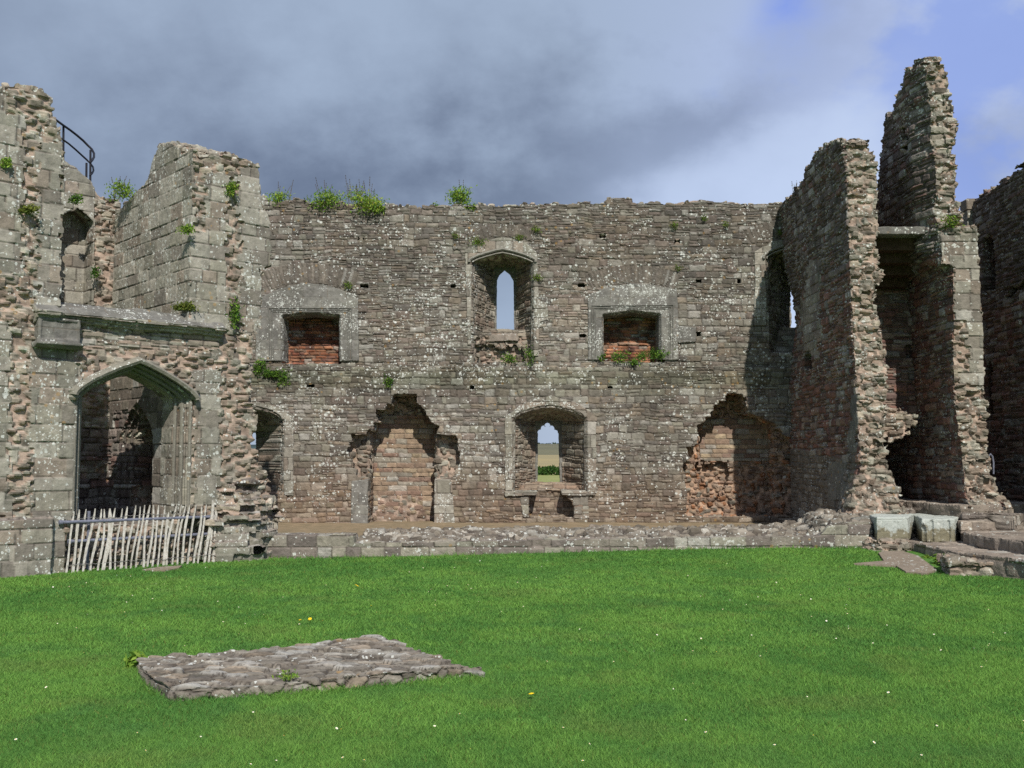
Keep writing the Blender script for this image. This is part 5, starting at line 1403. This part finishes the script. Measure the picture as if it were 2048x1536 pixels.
def wallplant(px, py, wpx, hpx, label, d=-0.03, **k):
    return plant(k.pop('name', 'wall_plant'), wall_pt(px, py, d), wpx * S21, hpx * S21, label, group=WP, **k)
wallplant(563, 412, 44, 26, "low bright green tuft on the wall top beside the bay's quoins", d=0.15, n=260, stalks=4, sh=1.8, seed=1)
wallplant(652, 424, 58, 44, "bushy green plant on the wall top, left of the two largest, with dark seed stalks", d=0.1, n=650, stalks=11, sh=1.35, seed=2)
wallplant(720, 426, 66, 48, "widest yellow-green bushy plant on the wall top with dark stalks", d=0.1, n=850, stalks=14, sh=1.3, seed=3, pal=G_BRIGHT + [(.30, .33, .04)])
wallplant(757, 426, 20, 18, "small green tuft at the right foot of the widest wall top plant", d=0.02, n=110, seed=4)
wallplant(920, 420, 44, 44, "round green bush alone on the wall top above the middle windows", d=0.12, n=550, stalks=5, sh=1.25, seed=5, clumps=9)
wallplant(946, 421, 18, 10, "tiny green tuft just right of the round wall top bush", d=0.05, n=70, seed=6)
wallplant(870, 416, 8, 10, "thin small sprig on the wall top left of the round bush", d=0.1, n=30, seed=7)
for i, (px, py, w, h, lab) in enumerate(((1206, 724, 14, 16, "small fern at the left corner of the right-hand fireplace sill"), (1240, 724, 32, 18, "wide fern clump left of centre on the right-hand fireplace sill"),
        (1283, 722, 20, 16, "fern clump right of centre on the right-hand fireplace sill"), (1313, 722, 40, 24, "largest fern at the right corner of the right-hand fireplace sill"), (1268, 729, 14, 10, "little fern hanging below the right-hand fireplace sill"))):
    wallplant(px, py, w, h, lab, d=0.02 if i < 4 else -0.1, n=int(6 * w), leaf=0.03, pal=G_DARK + G_BRIGHT[:2], seed=20 + i, name='fern')
for i, (px, py, w, h, lab, d) in enumerate(((1016, 724, 24, 16, "green fern in the broken sill of the middle upper window", 0.0), (1056, 728, 18, 34, "tall fern at the right foot of the middle upper window", -0.08),
        (522, 750, 26, 28, "grassy green tuft at the bay's edge below the left fireplace", -0.12), (569, 770, 20, 28, "dark fern hanging below the left upper fireplace", -0.1), (548, 752, 30, 10, "trailing pale grass below the left upper fireplace", -0.1),
        (776, 772, 12, 24, "single green sprig above the left corbelled recess", -0.1))):
    wallplant(px, py, w, h, lab, d=d, n=int(5.5 * w), leaf=0.032, pal=G_DARK + G_BRIGHT[:2], seed=30 + i, name='fern' if i != 2 and i != 4 else 'wall_plant', flat=0.5)
for i, (px, py, w, h, lab) in enumerate(((957, 489, 26, 14, "moss cushion on the left shoulder of the middle window's hood"), (1040, 478, 14, 8, "moss cushion on the right shoulder of the middle window's hood"), (1074, 560, 17, 10, "round moss cushion on the right jamb of the middle upper window"),
        (1072, 463, 15, 8, "moss patch above the right side of the middle window's arch"), (911, 475, 8, 8, "small moss patch left of the middle upper window"), (1349, 457, 12, 13, "green moss patch under the pale stain near the wall top"),
        (1408, 440, 8, 8, "lone moss dot near the wall top towards the cross wall"), (1454, 452, 8, 8, "tiny moss dot nearest the cross wall top"), (1563, 468, 10, 8, "moss cushion above the cut-off window beside the cross wall"),
        (697, 575, 14, 14, "mossy spot on the right shoulder of the left fireplace"), (1356, 540, 8, 8, "moss dot at the top corner of the right-hand fireplace"))):
    wallplant(px, py, w, h, lab, d=-0.05, n=int(5 * w), leaf=0.022, pal=G_MOSS + G_BRIGHT[:2], seed=50 + i, name='moss_cushion', flat=0.4)
def bay_pt(px, py, d): return on_plane(px, py, A0 + d * TN, TN)
for i, (px, py, w, h, d, lab, st, pal) in enumerate(((240, 396, 42, 26, 2.6, "bright green tuft with dry stalks on the bay's inner wall top", 10, G_BRIGHT), (463, 392, 18, 26, 0.04, "green plant in the bay's rubble strip near the top", 0, G_BRIGHT),
        (470, 650, 16, 44, 0.02, "trailing ivy on the bay's right pier above the cornice end", 0, G_DARK + G_BRIGHT[:2]), (368, 618, 34, 10, 0.2, "grey-green weeds on the right end of the cornice", 3, G_MOSS), (12, 332, 10, 12, 0.06, "small green plant high on the left pier at the picture edge", 0, G_BRIGHT),
        (57, 425, 24, 8, 0.02, "moss ledge in the left pier's rubble strip", 0, G_MOSS), (152, 405, 16, 14, 2.9, "small fern above the bay's inner doorway", 0, G_DARK + G_BRIGHT[:1]), (372, 466, 18, 12, 0.02, "green plant on top of the bay's short pilaster", 0, G_BRIGHT),
        (190, 552, 10, 18, 3.1, "little fern on the bay's inner corner", 0, G_DARK))):
    p = bay_pt(px, py, d); s = np.linalg.norm(p) / F_PX
    plant('wall_plant', p, w * s, h * s, lab, n=int(6 * w) + 40, leaf=0.03, pal=pal, stalks=st, sh=1.5, seed=70 + i, group=WP, flat=0.5)
p = atY(1903, 452, 16.95); plant('wall_plant', p, .28, .17, "green tuft on the broken ledge of the tallest wall", n=160, leaf=.03, pal=G_MOSS + G_BRIGHT[:2], seed=90, group=WP)
p = atY(1592, 388, 20.6); plant('wall_plant', p, .16, .22, "thin dry weed on the sloping top of the shorter cross wall", n=25, leaf=.02, pal=G_MOSS, stalks=6, sh=1.3, seed=91, group=WP)
p = atZ(270, 1336, 0); plant('dock_plant', (p[0], p[1], 0), 0.10, .09, "leafy dock weed at the left corner of the foreground slab", n=70, leaf=.05, pal=G_BRIGHT[:3], seed=92)
p = on_lawn(1878, 1132); plant('weed', (p[0], p[1], p[2]), 0.10, .16, "leafy green weed growing against the lowest step", n=26, leaf=.05, pal=G_BRIGHT[:3], seed=93)
p = on_lawn(1856, 1124); plant('weed', (p[0], p[1], p[2]), 0.06, .09, "smaller weed left of the leafy one at the lowest step", n=35, leaf=.04, pal=G_BRIGHT[:3], seed=94)
p = atZ(575, 1343, .13); plant('grass_tuft', (p[0], p[1], .09), .09, .02, "tiny grass tuft growing on top of the foreground slab", n=60, leaf=.016, pal=G_BRIGHT[:3], seed=95)

def hedge():
    rng = np.random.RandomState(3); n = 5200
    x = rng.uniform(-9, 18, n); y = 93 + rng.normal(size=n) * .9; top = 1.15 + 1.0 * noise2(x * .35, x * 0, 4) + .5 * noise2(x * 1.3, x * 0, 5)
    z = rng.uniform(0, 1, n) ** .7 * np.maximum(top, .4)
    V, Q, C = leaves(rng, np.column_stack([x, y, z]), 0.22, [(.035, .085, .018), (.05, .11, .02), (.028, .065, .015), (.07, .13, .03)])
    place("hedge", raw_mesh("hedge", V, Q, C), M_LEAF, None, (4, 93, 0), label="dark green field hedge seen through the middle window", category="hedge")
    n = 2600; x = rng.uniform(-40, 60, n); z = 5.55 + rng.uniform(0, 1, n) * (0.35 + .4 * noise2(x * .4, x * 0, 2))
    V, Q, C = leaves(rng, np.column_stack([x, 300 + rng.normal(size=n), z]), 0.28, [(.03, .05, .02), (.04, .065, .025)])
    place("far_hedgerow", raw_mesh("far_hedgerow", V, Q, C), M_LEAF, None, (0, 300, 5), kind='stuff', label="thin dark hedgerow along the crest of the far field")
hedge()

# ------------------------------------------------------------------ grass blades and flowers
def inside(P, x, y): return poly_sdf(x, y, np.asarray(P)) < 0
NO_GRASS = [SLAB_P,
    np.array([on_lawn(px, py, 0.02)[:2] for px, py in ((1708, 1130), (1768, 1127), (1757, 1116), (1770, 1113), (1806, 1113), (1836, 1121), (1874, 1139), (1852, 1147), (1812, 1143), (1792, 1133), (1740, 1131))]),
    np.array([on_lawn(px, py)[:2] for px, py in ((1884, 1143), (1900, 1150), (2160, 1156), (2160, 1075), (1806, 1075), (1806, 1104))]),
    np.array([atZ(px, py, 0.0)[:2] for px, py in ((285, 1139), (318, 1134), (364, 1131), (358, 1136), (330, 1141))])]
def lawn_ok(x, y):
    ok = (y < 16.57) | (x < -4.0)
    d = (x - A0[0]) * TN[0] + (y - A0[1]) * TN[1]; u = (x - A0[0]) * TU[0] + (y - A0[1]) * TU[1]
    ok &= (d < -0.01) | (u > 4.0)
    for P in NO_GRASS: ok &= ~inside(P, x, y)
    return ok
def grass():
    rng = np.random.RandomState(8); V, C = [], []
    lanes = ((4.3, 6.2, 17000, .0022, .026), (6.2, 8.5, 11000, .0028, .027), (8.5, 12, 5200, .004, .028), (12, 19.2, 2400, .006, .030))
    for y0, y1, den, w, h in lanes:
        W = 0.535 * y1 + 0.7; n = int(2 * W * (y1 - y0) * den)
        x = rng.uniform(-W, W, n); y = rng.uniform(y0, y1, n)
        m = (np.abs(x) < 0.535 * y + 0.6); x, y = x[m], y[m]; m = lawn_ok(x, y); x, y = x[m], y[m]; n = len(x)
        sd = poly_sdf(x, y, SLAB_P); tall = 1 + 1.3 * np.exp(-np.maximum(sd, 0) / 0.05) + 1.6 * np.exp(-np.maximum(16.57 - y, 0) / 0.08) * (x > -4.1) * (rng.rand(n) < .5)
        pt = fbm2(x * .9, y * .9, 50, 4); pt2 = fbm2(x * 4, y * 4, 60, 3); pt3 = noise2(x * .45, y * .8, 71)
        hh = h * rng.uniform(.55, 1.25, n) * tall * (1 + .5 * pt2)
        a = rng.uniform(0, 2 * pi, n); ln = rng.uniform(.3, 1.6, n)
        dx, dy = np.cos(a), np.sin(a); b = rng.uniform(0, 2 * pi, n)
        wx, wy = np.cos(b) * w * rng.uniform(.7, 1.3, n), np.sin(b) * w
        z0 = LZ(x, y) - 0.012
        p0 = np.column_stack([x - wx, y - wy, z0]); p1 = np.column_stack([x + wx, y + wy, z0]); p2 = np.column_stack([x + dx * hh * ln, y + dy * hh * ln, z0 + hh])
        V.append(np.stack([p0, p1, p2], 1).reshape(-1, 3))
        c = np.array((.060, .172, .021)) * np.ones((n, 1))
        t = np.clip(.5 + 1.35 * pt + .6 * pt3 + 1.0 * pt2 + rng.normal(size=n) * .25, 0, 1)[:, None]
        c = np.array((.105, .252, .056)) * (1 - t) + np.array((.190, .365, .074)) * t
        yel = rng.rand(n) < 0.035 + 0.05 * np.clip(pt2, 0, 1); c[yel] = np.array((.17, .19, .05)) * rng.uniform(.7, 1.2, (yel.sum(), 1))
        dry = (sstep(fbm2(x * 1.3, y * 1.6, 83, 4), .22, .55) * .38)[:, None]; c = c * (1 - dry) + np.array((.20, .26, .075)) * dry
        cl = sstep(fbm2(x * 2.1, y * 2.1, 93, 3), .28, .5)[:, None] * .3; c = c * (1 - cl) + np.array((.075, .205, .066)) * cl
        c *= rng.uniform(.7, 1.3, (n, 1)); C.append(np.repeat(c, 3, 0))
    V = np.concatenate(V); C = np.concatenate(C)
    place("grass", raw_mesh("grass", V, np.arange(len(V)).reshape(-1, 3), C), M_GRASS, kind='stuff', label="short green blades of the mown lawn")
grass()

def flowers():
    rng = np.random.RandomState(12)
    M_PET = simple('daisy_petal', (.80, .80, .78)); M_YEL = simple('flower_yellow', (.75, .52, .02))
    def head(r, n, col):
        mb = MB(); c = len(mb.v); mb.v.append((0, 0, 0.0))
        for k in range(2 * n):
            a = pi * k / n; q = r * (1.0 if k % 2 == 0 else 0.72); mb.v.append((q * cos(a), q * sin(a), 0.003))
        for k in range(2 * n): mb.f.append((0, 1 + k, 1 + (k + 1) % (2 * n)))
        return mb
    def build(nm, label, petal, heart, r):
        R = root(nm, (0, 0, 0), label, "flower", "flowers scattered over the lawn")
        hd = place("petals", head(r, 9, None).mesh("petals"), petal, R)
        mb = MB(); mb.tube([(0, 0, 0.001), (0, 0, 0.007)], [r * .36, r * .2], 7); place("heart", mb.mesh("heart"), heart, R)
        mb = MB(); mb.tube([(0, 0, -0.045), (0.004, 0, 0)], 0.0012, 4); place("stem", mb.mesh("stem"), M_STEM, R)
        return R
    M_STEM = simple('stem_green', (.07, .15, .03))
    def put(o, x, y, z, s, first):
        r = o if first else o.copy()
        if not first:
            COL.objects.link(r)
            for ch in o.children:
                c = ch.copy(); COL.objects.link(c); c.parent = r
        r.location = (x, y, z); r.scale = (s, s, s); r.rotation_euler = (rng.normal() * .3 - .25, rng.normal() * .3, rng.uniform(0, 6))
    d = build("daisy", "small white daisy flowering in the green lawn", M_PET, M_YEL, 0.0125)
    k = 0; first = True
    while k < 230:
        if rng.rand() < .5:
            px, py = rng.uniform(0, 2048), 1100 + 430 * rng.rand() ** 1.5
        else:
            cx, cy = [(180, 1170), (240, 1230), (700, 1185), (900, 1165), (1500, 1200), (1650, 1230), (1980, 1275), (1440, 1285), (430, 1225), (100, 1160), (1830, 1170), (300, 1165)][rng.randint(12)]
            px, py = cx + rng.normal() * 70, cy + rng.normal() * 16
        if py > 1534 or py < 1098: continue
        p = on_lawn(px, py, 0.022); x, y = np.array([p[0]]), np.array([p[1]])
        if not lawn_ok(x, y)[0]: continue
        put(d, p[0], p[1], p[2] + 0.002, rng.uniform(.4, .78), first); first = False; k += 1
    dd = build("dandelion", "yellow dandelion flowering in the green lawn", M_YEL, M_YEL, 0.018); first = True
    for px, py in ((715, 1172), (742, 1212), (600, 1240), (1063, 1388), (620, 1238), (712, 1170)):
        p = on_lawn(px, py, 0.03); put(dd, p[0], p[1], p[2], rng.uniform(.9, 1.3), first); first = False
flowers()

for o in bpy.data.objects:
    if '_o' in o: del o['_o']
